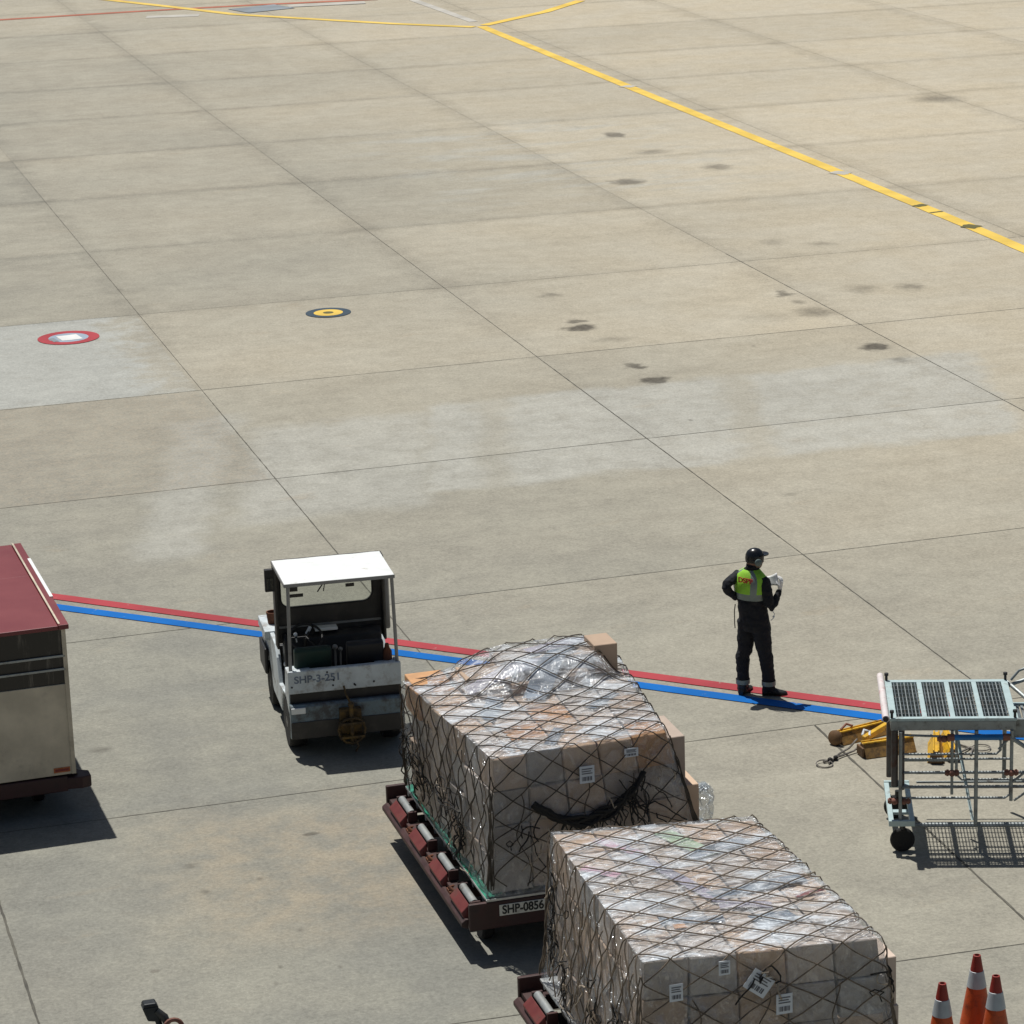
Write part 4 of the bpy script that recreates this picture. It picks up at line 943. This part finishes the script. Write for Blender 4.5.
b2 = (7.75, 22.1, .56)
lab2 = [('pinktape', .35, 2.55, .62, 2.15, .12), ('pinktape', .05, 1.95, .30, 1.72, .12), ('greentape', .95, 2.6, 1.2, 2.0, .20), ('violettape', .5, 2.4, .95, 1.0, .12), ('bluetape', 1.0, 2.0, 1.6, 2.3, .16), ('bluetape', .9, 1.15, 1.75, 1.35, .16), ('bluetape', 1.05, .55, 1.4, .62, .22), ('bluetape', .35, .75, .85, .68, .14), ('violettape', .9, .95, 1.3, .85, .14), ('orangebox', .42, .62, .52, .62, .10), ('conered', 1.55, 1.0, 1.8, 1.05, .05), ('tape', .2, .3, .2, 1.6, .05)]
L2, s2, W2, D2 = make_load('netted_cargo_load', b2, [(6.70, 20.79), (8.62, 20.58), (8.56, 23.32), (6.80, 23.60)], [(6.62, 20.75), (8.80, 20.66), (8.82, 23.5), (6.74, 23.56)], .62, 1.99, 5, 6, 4, 11,
    'film wrapped netted cartons at the bottom edge, with pink and green sheets on top', None,
    tangles=((-.35, 2.55, .05, 10, (-1, -.1)), (-.7, 2.45, .07, 16, (-1, -.3)), (-1.0, 2.0, .10, 18, (-1, -.3)), (-.85, 1.2, .09, 14, (-1, 0)), (-.7, .4, .10, 14, (-1, 0)), (.9, -.2, .04, 6, (0, -1)), (1.75, -.35, .08, 8, (1, -1))),
    labels=lab2, colours={(1, 1, 3): 'carton_grey'}, amp=.06, ropem='rope2')
sheet_base(L2, b2, 6.68, 8.9, 20.55, 23.68, .575, False)
label_on(L2, b2, s2, .25, .27, .13, .17); label_on(L2, b2, s2, .88, .26, .25, .21, R(38)); label_on(L2, b2, s2, 1.06, .45, .16, .2); label_on(L2, b2, s2, .62, .10, .11, .14)
for k, (x0, x1, y0, y1, z0, z1, mm) in enumerate(((8.45, 8.83, 20.78, 21.3, 1.30, 1.72, 'carton'), (8.5, 8.86, 20.8, 21.4, .68, 1.28, 'carton_grey'))):
    c = Vector(((x0+x1)/2, (y0+y1)/2, (z0+z1)/2)); q = MB(c); q.box(x0, x1, y0, y1, z0, z1); o = q.build('carton', mm, L2, bevel=.006, seg=1); o.location = c-Vector(b2)

# ------------------------------------------------------------------ CONTAINER ON ITS DOLLY (left edge)
def make_container():
    x1, y0, y1, zb, zt = 3.575, 30.55, 33.72, .475, 2.12
    x0 = 1.15
    t = empty('cargo_container', ((x0+x1)/2, (y0+y1)/2, .50), 0, 'maroon roofed metal cargo container with dark upper panel at the left edge', 'container')
    b = t.location
    q = MB(b); q.box(x0, x1-.02, y0, y1, zb, 1.485); q.build('lower_wall', 'containerwall', t, bevel=.004)
    q = MB(b); q.box(x0+.01, x1-.03, y0+.012, y1-.01, 1.49, zt-.03); q.build('upper_panel', 'smoked', t)
    for z in (1.655, 1.80):
        q = MB(b); q.box(x0, x1-.028, y0-.012, y0+.008, z-.012, z+.012); q.build('rail', 'roller', t, bevel=.003)
    q = MB(b)
    for x in (x1-.05, x0): c_ = MB(b); c_.box(x, x+.045, y0-.012, y0+.04, zb, zt-.025); c_.build('corner_post', 'containerwall', t, bevel=.004)
    c_ = MB(b); c_.box(x1-.045, x1, y1-.04, y1+.01, zb, zt-.025); c_.build('corner_post', 'containerwall', t, bevel=.004)
    q.box(x1-.022, x1+.004, y0+.04, y1-.04, 1.475, 1.505); q.box(x1-.022, x1+.004, y0+.04, y1-.04, zb, zb+.05)
    q.build('corner_frame', 'containerwall', t, bevel=.004)
    q = MB(b); n_ = 10
    q.box(x0-.02, x1-.08, y0-.03, y1+.01, zt-.025, zt+.02); q.build('roof', 'roof', t, bevel=.008)
    q = MB(b); q.box(x1-.076, x1+.03, y0-.035, y1+.01, zt-.025, zt+.028); q.build('roof_edge', 'roof', t, bevel=.006)
    q = MB(b)
    for k in range(1): y = y0+1.9; q.box(x0-.02, x1-.085, y-.01, y+.01, zt+.0205, zt+.017)
    q.build('roof_seam', 'roof', t, bevel=.003)
    q = MB(b); q.box(x1-.075, x1-.055, y0, y1, zt+.0285, zt+.035); q.build('edge_beading', 'containerwall', t)
    q = MB(b); q.box(x1-.0, x1+.035, y0+.98, y0+2.5, zt+.0285, zt+.036); q.box(x1+.031, x1+.036, y0+.98, y0+2.5, zt-.08, zt+.0283); q.build('white_strip', 'white', t)
    q = MB(b); q.box(x1-.24, x1-.065, y0-.006, y0-.001, zb+.03, zb+.085); q.build('reflector', 'amber', t)
    q = MB(b); q.box(x1-.225, x1-.08, y0-.009, y0-.007, zb+.045, zb+.07); q.build('reflector_lens', 'conered', t)
    d = empty('container_dolly', ((x0+x1)/2, (y0+y1)/2, 0), 0, 'dark maroon dolly carrying the container at the left edge', 'dolly')
    b = d.location
    q = MB(b); q.box(x0-.05, x1+.02, y0+.05, y1, .32, .46); q.box(x0, x1-.1, y0-.02, y0+.05, .29, .46); q.build('bed', 'darkmaroon', d, bevel=.01)
    q = MB(b); q.prism([(x1-.12, y0-.02), (x1+.05, y0-.05), (x1+.15, y0-.02), (x1+.15, y0+.14), (x1+.05, y0+.20), (x1-.0, y0+.45), (x1-.12, y0+.45)], .31, .44, 'z'); q.build('corner_stop', 'darkmaroon', d, bevel=.012)
    for y in (y0+.6, y1-.6):
        for x in (x0+.35, x1-.35):
            q = MB(b); q.lathe([(.08, -.06), (.16, -.06), (.18, -.04), (.18, .04), (.16, .06), (.08, .06)], 24, (x, y, .18), ax=(1, 0, 0)); wh = q.build('wheel', 'rubber', d, True)
            q = MB(b); q.lathe([(.08, -.04), (.08, .05), (.03, .065)], 16, (x, y, .18), ax=(1 if x > 2.3 else -1, 0, 0)); q.build('hub', 'grey_steel', wh, True)
        q = MB(b); q.cyl((x0+.3, y, .18), (x1-.3, y, .18), .035); q.box(x0+.5, x1-.5, y-.06, y+.06, .2, .36); q.build('axle', 'black', d)
    pv = Vector((x1, y0, 0))
    for e in (t, d): e.location = pv+Matrix.Rotation(R(1.7), 3, 'Z') @ (e.location-pv); e.rotation_euler.z = R(1.7)
make_container()

# ------------------------------------------------------------------ WORK PLATFORM CART (right)
def make_cart():
    t = empty('access_platform', (11.245, 26.60, 0), R(-20), 'wheeled pale blue access platform with four dark grilles on top and grey tube railings', 'platform')
    Wd, Dp, zp = 1.22, 1.17, 1.43
    # top frame
    q = MB(); xs = [0, .065]; gw = (Wd-.065*2-.05*3)/4
    q.box(-.02, Wd+.02, 0, .06, zp-.03, zp); q.box(-.02, Wd+.02, Dp-.07, Dp, zp-.03, zp)
    q.box(-.02, .05, .0605, Dp-.0705, zp-.03, zp); q.box(Wd-.05, Wd+.02, .0605, Dp-.0705, zp-.03, zp)
    for k in range(3):
        x = .05+(k+1)*(Wd-.1)/4; q.box(x-.025, x+.025, .0605, Dp-.0705, zp-.03, zp-.001)
    q.build('top_frame', 'cartframe', t, bevel=.004)
    for k in range(4):
        x0 = .05+k*(Wd-.1)/4+(.025 if k else 0)+.002; x1 = .05+(k+1)*(Wd-.1)/4-(.025 if k < 3 else 0)-.002
        q = MB(); n_ = 7
        for i in range(n_):
            xx = x0+(x1-x0)*(i+.5)/n_; q.box(xx-.005, xx+.005, .064, Dp-.074, zp-.012, zp-.004, 1 if i % 2 else 0)
        yy = .068
        while yy < Dp-.08: q.box(x0, x1, yy, yy+.005, zp-.055, zp-.0125, 2); yy += .12
        q.build('grille_panel', ['grille', 'tube', 'grilleback'], t)
    q = MB(); q.box(-.01, Wd+.01, .004, .03, zp-.13, zp-.032); q.box(-.01, .02, .03, Dp-.01, zp-.13, zp-.032); q.box(Wd-.02, Wd+.01, .03, Dp-.01, zp-.13, zp-.032); q.box(-.01, Wd+.01, Dp-.035, Dp-.01, zp-.13, zp-.032); q.build('apron_beam', 'tube', t, bevel=.004)
    for x, y in ((-.0, .02), (-.0, Dp-.02), (Wd, .02), (Wd, Dp-.02)):
        q = MB(); q.lathe([(.014, -.02), (.014, .05), (.022, .055), (.022, .08), (.001, .085)], 12, (x, y, zp)); q.build('corner_pin', 'black', t, True)
    q = MB(); q.tube([(-.062, -.04, zp+.01), (-.062, Dp+.04, zp+.03)], .036, 16); q.build('side_pipe', 'pinkpipe', t, True)
    q = MB(); q.lathe([(.0275, 0), (.0275, .004)], 14, (-.062, -.0445, zp+.01), ax=(0, -1, 0)); q.build('pipe_bore', 'black', t)
    # posts
    def post(x, y, z0, z1, r_=.022, m_='tube'): q = MB(); q.tube([(x, y, z0), (x, y, z1)], r_, 12); q.build('post', m_, t, True)
    for x, y, z0, r_, m_ in ((.03, .03, .70, .035, 'rustpost'), (.10, .04, .66, .030, 'rustpost'), (.085, -.03, .30, .018, 'tube'), (.03, Dp-.05, .38, .03, 'rustpost')): post(x, y, z0, zp-.132, r_, m_)
    post(.84, .0, .30, zp-.132, .020); post(.60, -.0, .62, zp-.132, .015); post(.68, .5, .62, zp-.15, .015); post(1.19, 0, .55, zp-.13, .018); post(Wd, Dp-.03, .35, zp-.13, .022)
    def rail(pts, r_=.014, m_='tube', name='rail'): q = MB(); q.tube(pts, r_, 8); q.build(name, m_, t, True)
    # front side guard: nested bent tubes
    rail([(.12, .0, 1.255), (1.05, .0, 1.215), (1.08, .0, 1.19), (1.08, .0, 1.09), (1.04, .0, 1.05), (.12, .0, 1.05)], .013)
    rail([(.12, .02, .99), (1.19, .02, .99)], .013)
    rail([(.12, .01, .85), (1.9, .01, .85)], .016)
    rail([(.12, .3, .87), (.66, .3, .87), (.68, .3, .70), (.72, .3, .66), (1.9, .3, .66)], .013)
    rail([(.09, .0, .70), (1.9, .0, .70)], .018)
    rail([(.10, .0, .58), (1.13, .0, .58), (1.18, .0, .62), (1.19, .0, .99)], .014)
    rail([(.30, .9, .40), (2.2, .9, .40)], .013); rail([(.30, 1.0, .46), (2.2, 1.0, .46)], .011)
    rail([(.2, .02, .28), (2.4, .02, .28)], .026)
    for x, z in ((.60, .85), (1.19, .85), (.12, .55), (.03, .55), (.52, 1.215)): 
        q = MB(); q.cyl((x-.07, 0, z), (x+.07, 0, z), .026, 10); q.sph((x, -.01, z), .036); q.tube([(x-.045, -.005, z-.03), (x-.045, -.005, z+.035)], .012); q.tube([(x+.045, -.005, z-.03), (x+.045, -.005, z+.035)], .012); q.build('clamp', 'clamp', t, True)
    q = MB(); q.cyl((.62, -.02, 1.235), (1.10, -.02, 1.235), .03, 16); rl = q.build('blue_roller', 'blue', t, True)
    q = MB(); q.cyl((.55, -.02, 1.235), (.62, -.02, 1.235), .036, 14); q.cyl((1.10, -.02, 1.235), (1.17, -.02, 1.235), .036, 14); q.build('roller_end', 'clamp', rl, True)
    # diagonal ladder leaf (pale blue)
    q = MB(); q.hexa([(.80, .05, .32), (.83, .05, .32), (.80, .09, .32), (.83, .09, .32), (.66, 1.0, 1.10), (.70, 1.0, 1.10), (.66, 1.04, 1.10), (.70, 1.04, 1.10)]); q.build('diagonal_strut', 'cartframe', t)
    # wheel bogie
    q = MB(); q.box(-.03, .02, -.03, 1.0, .30, .36); q.box(.18, .23, -.03, 1.0, .30, .36); q.box(-.03, .23, 1.0001, 1.04, .30, .37); q.box(-.03, .23, -.07, -.0305, .30, .36)
    q.box(.0205, .1795, .22, .30, .31, .34); q.build('base_frame', 'cartframe', t, bevel=.004)
    for y in (.10, 1.0):
        q = MB(); q.lathe([(.03, -.03), (.11, -.03), (.125, -.015), (.125, .015), (.11, .03), (.03, .03)], 24, (.11+(.0 if y < .5 else -.02), y-.08, .125), ax=(.1, -.97, 0)); q.build('caster_wheel', 'rubber', t, True)
        q = MB(); q.box(.02, .10, y-.1, y-.06, .12, .3) if 0 else q.tube([(.11, y-.08, .24), (.11, y-.08, .30)], .03, 12); q.build('caster_fork', 'navyhead', t, True)
    # right extension: second, lower platform and braces
    q = MB(); z2 = 1.18
    q.box(Wd+.10, Wd+1.1, .30, .36, z2-.03, z2); q.box(Wd+.10, Wd+1.1, 1.1, 1.16, z2-.03, z2); q.box(Wd+.04, Wd+.0995, .30, 1.16, z2-.03, z2); q.build('lower_frame', 'cartframe', t, bevel=.004)
    q = MB()
    for i in range(22): x = Wd+.12+i*.044; q.box(x-.014, x+.012, .361, 1.099, z2-.025, z2-.004 if i % 2 else z2-.01, 1 if i % 3 == 1 else 0)
    q.build('lower_grille', ['grille', 'tube'], t)
    q = MB(); q.box(Wd-.03, Wd+.14, .05, .09, 1.20, 1.40); q.build('gusset_plate', 'tube', t, bevel=.006)
    rail([(Wd-.02, Dp, 1.34), (Wd+.2, Dp, 1.42), (Wd+1.0, Dp, 1.42)], .02); rail([(Wd+.06, Dp, 1.42), (Wd+.14, Dp, 1.52), (Wd+.24, Dp, 1.56), (Wd+1, Dp, 1.56)], .014)
    rail([(Wd+.02, Dp, 1.40), (Wd+.6, .3, 1.1)], .020); rail([(Wd-.08, .0, 1.25), (Wd+.6, .0, .78)], .022); rail([(Wd-.05, .0, .72), (Wd+.3, 0, 1.02), (Wd+.6, 0, 1.2)], .013); rail([(Wd+.0, .0, .55), (Wd+.4, 0, .85)], .013)
    rail([(Wd-.16, .0, 1.1), (Wd-.05, .0, 1.22)], .013); rail([(Wd+.14, .05, 1.1), (Wd+.135, .05, .85)], .006)
    post(Wd+1.0, .1, .1, z2, .022); post(Wd+1.0, 1.1, .1, z2, .022)
    for y in (.1, 1.1):
        q = MB(); q.lathe([(.03, -.03), (.11, -.03), (.125, 0), (.11, .03), (.03, .03)], 24, (Wd+1.0, y, .125), ax=(0, -1, 0)); q.build('caster_wheel', 'rubber', t, True)
M['grille'] = mat('dark_grille_slat', (.13, .155, .165), .5, .3, var=.25, dirt=.35, dirtcol=(.12, .085, .05), dsc=8)
M['grilleback'] = mat('grille_back', (.22, .26, .27), .7)
make_cart()

# ------------------------------------------------------------------ WHEEL CHOCKS
def chock_bar(t, b, p, ang, L_, w_=.13, h_=.14):
    Rm = Matrix.Translation(Vector((p[0], p[1], 0))-Vector(b)) @ Matrix.Rotation(ang, 4, 'Z')
    q = MB(); prof = [(-w_*.75, .004), (w_*.75, .004), (w_*.2, h_), (-w_*.2, h_)]
    A = [q.vv(Rm @ Vector((0, y, z))) for y, z in prof]; B = [q.vv(Rm @ Vector((L_, y, z))) for y, z in prof]
    q.f(A, 2); q.f(B, 2); q.f([A[0], A[1], B[1], B[0]], 1); q.f([A[2], A[3], B[3], B[2]], 0); q.f([A[1], A[2], B[2], B[1]], 0); q.f([A[3], A[0], B[0], B[3]], 1)
    br = q.build('chock_bar', ['yellow', 'chockdirt', 'chockend'], t, bevel=.008)
    q = MB()
    for y in (-w_*.2, w_*.2): q.tube([Rm @ Vector((.0, y, h_+.006)), Rm @ Vector((L_, y, h_+.006))], .010, 8)
    q.build('top_ridge', 'yellow', br, True)
    q = MB(); q.box(-.004, -.03, -w_*.5, w_*.5, .01, h_*.8, M4=Rm); q.build('end_cap', 'chockend', br, bevel=.01)
    return br
def rope(t, b, pts, r_=.012, m_='ropegrey', name='rope'):
    q = MB(b); q.tube(pts, r_, 7); q.build(name, m_, t, True)
M['ropegrey'] = mat('grey_rope', (.17, .155, .135), .8, var=.5, nsc=20)
bA = (12.1, 29.5, 0)
tA = empty('wheel_chock_pair', bA, 0, 'roped yellow wheel chocks with a ring on the rope, left of the access platform', 'wheel chock', 'yellow wheel chocks')
chock_bar(tA, bA, (11.90, 29.68), R(14), .62, .15, .13); chock_bar(tA, bA, (12.00, 29.22), R(1), .60, .17, .15)
q = MB(bA); q.lathe([(.02, 0), (.085, .01), (.085, .05), (.06, .07), (.02, .075)], 18, (11.88, 29.66, .08), ax=(-.8, -.5, .2)); q.build('round_foot', 'chockend', tA, True)
q = MB(bA); q.hexa([(12.08, 29.42, .10), (12.10, 29.36, .10), (12.55, 29.74, .12), (12.57, 29.68, .12), (12.08, 29.42, .16), (12.10, 29.36, .16), (12.55, 29.74, .19), (12.57, 29.68, .19)]); q.build('cross_bar', 'yellow', tA, bevel=.01)
rope(tA, bA, [(12.05, 29.48, .10), (11.92, 29.40, .04), (11.78, 29.33, .02), (11.62, 29.17, .02), (11.52, 29.16, .02)]); rope(tA, bA, [(12.10, 29.40, .10), (11.95, 29.33, .03), (11.80, 29.27, .02), (11.66, 29.20, .03), (11.56, 29.10, .02)], .011)
rope(tA, bA, [(12.1, 29.45, .15), (12.14, 29.5, .19), (12.2, 29.48, .17), (12.16, 29.4, .15)], .016, 'label', 'white_knot'); rope(tA, bA, [(11.95, 29.72, .14), (12.05, 29.8, .17), (12.1, 29.74, .16)], .014, 'clamp', 'red_knot')
q = MB(bA); q.tube([(11.51+.09*cos(a), 29.10+.09*sin(a), .02+.01*sin(a)) for a in [2*pi*k/20 for k in range(20)]], .007, 6, closed=True); q.build('ring', 'ropegrey', tA, True)
q = MB(bA); q.sph((11.60, 29.16, .03), .03); q.sph((11.68, 29.2, .03), .028); q.build('rope_knot', 'darkrope', tA, True)
bB = (12.75, 29.1, 0)
tB = empty('wheel_chock_pair', bB, 0, 'yellow wheel chocks with brown ends lying behind the access platform railing', 'wheel chock', 'yellow wheel chocks')
chock_bar(tB, bB, (12.66, 28.72), R(66), .62, .13, .14); chock_bar(tB, bB, (12.86, 28.72), R(74), .60, .13, .14)
rope(tB, bB, [(12.8, 29.2, .15), (12.95, 29.1, .03), (13.1, 29.15, .02), (13.2, 28.95, .02), (13.1, 28.8, .02)]); rope(tB, bB, [(12.9, 28.9, .12), (13.02, 28.88, .03), (13.2, 29.0, .02)], .012)
q = MB(bB); q.tube([(13.3+.1*cos(a), 28.95+.1*sin(a), .02) for a in [2*pi*k/20 for k in range(20)]], .007, 6, closed=True); q.build('ring', 'ropegrey', tB, True)

# ------------------------------------------------------------------ CONES
def cone(loc, label, bend=0):
    t = empty('traffic_cone', loc, 0, label, 'traffic cone', 'orange traffic cones at the corner')
    H_ = .90
    def rad(z): return .033+(.185-.033)*(H_-z)/H_
    zs = [.03, .2, .36, .50, .61, .612, .76, .762, .84, .895, .90]
    q = MB(); q.lathe([(rad(z), z) for z in zs]+[(.022, .902), (.020, .86), (.001, .855)], 32, mi=[0, 0, 0, 0, 0, 0, 0, 1, 1, 1, 1, 1, 1, 1]); bd = q.build('cone_body', ['orange', 'conered'], t, True)
    q = MB(); q.lathe([(rad(.612)+.001, .612), (rad(.612)+.004, .614), (rad(.76)+.004, .758), (rad(.76)+.001, .76)], 32); q.build('reflective_band', 'coneband', t, True)
    q = MB(); q.box(-.21, .21, -.21, .21, 0, .03); q.build('base', 'black', t, bevel=.012)
    return t
c1 = cone((10.19, 22.22, 0), 'orange traffic cone standing behind the other two, the middle of the three')
def placecone(loc, label, rx=0, ry=0):
    c = copy_tree(c1); c.location = loc; c['label'] = label; c.rotation_euler = (rx, ry, .4)
placecone((9.682, 21.80, -.0), 'orange and white traffic cone with dark red tip, leftmost of the three')
placecone((10.145, 21.73, .012), 'orange and white traffic cone with slanted tip, nearest the right edge', R(-1.5), R(1.5))

# ------------------------------------------------------------------ RAISED TOW BAR (bottom left)
bt = (3.30, 23.25, 0)
t = empty('raised_tow_bar', bt, 0, 'dark steel tow bar head with rust red coupling poking up at the bottom left', 'tow bar')
q = MB(bt); q.tube([(3.36, 23.2, .06), (3.32, 23.3, .6), (3.25, 23.42, .93)], .028, 10); q.build('bar', 'navyhead', t, True)
q = MB(bt); q.hexa([(3.17, 23.36, .90), (3.27, 23.36, .88), (3.17, 23.46, .90), (3.27, 23.46, .88), (3.13, 23.38, 1.02), (3.27, 23.38, 1.02), (3.13, 23.48, 1.02), (3.27, 23.48, 1.02)]); q.hexa([(3.135, 23.37, 1.021), (3.265, 23.37, 1.021), (3.135, 23.49, 1.021), (3.265, 23.49, 1.021), (3.15, 23.38, 1.05), (3.25, 23.38, 1.05), (3.15, 23.48, 1.05), (3.25, 23.48, 1.05)]); q.build('coupling_head', 'navyhead', t, bevel=.01)
q = MB(bt); q.tube([(3.25, 23.38, .98), (3.31, 23.36, .92), (3.33, 23.34, .86)], [.03, .035, .03], 10); q.build('latch', 'navyhead', t, True)
q = MB(bt); q.tube([(3.37+.075*cos(a), 23.30, .84+.075*sin(a)) for a in [2*pi*k/18 for k in range(18)]], .02, 8, closed=True); q.build('red_handle', 'clamp', t, True)
q = MB(bt); q.box(3.1, 3.65, 23.1, 23.3, .05, .13); q.cyl((3.0, 23.2, .1), (3.75, 23.2, .1), .025); q.build('foot', 'darkmaroon', t, bevel=.01)
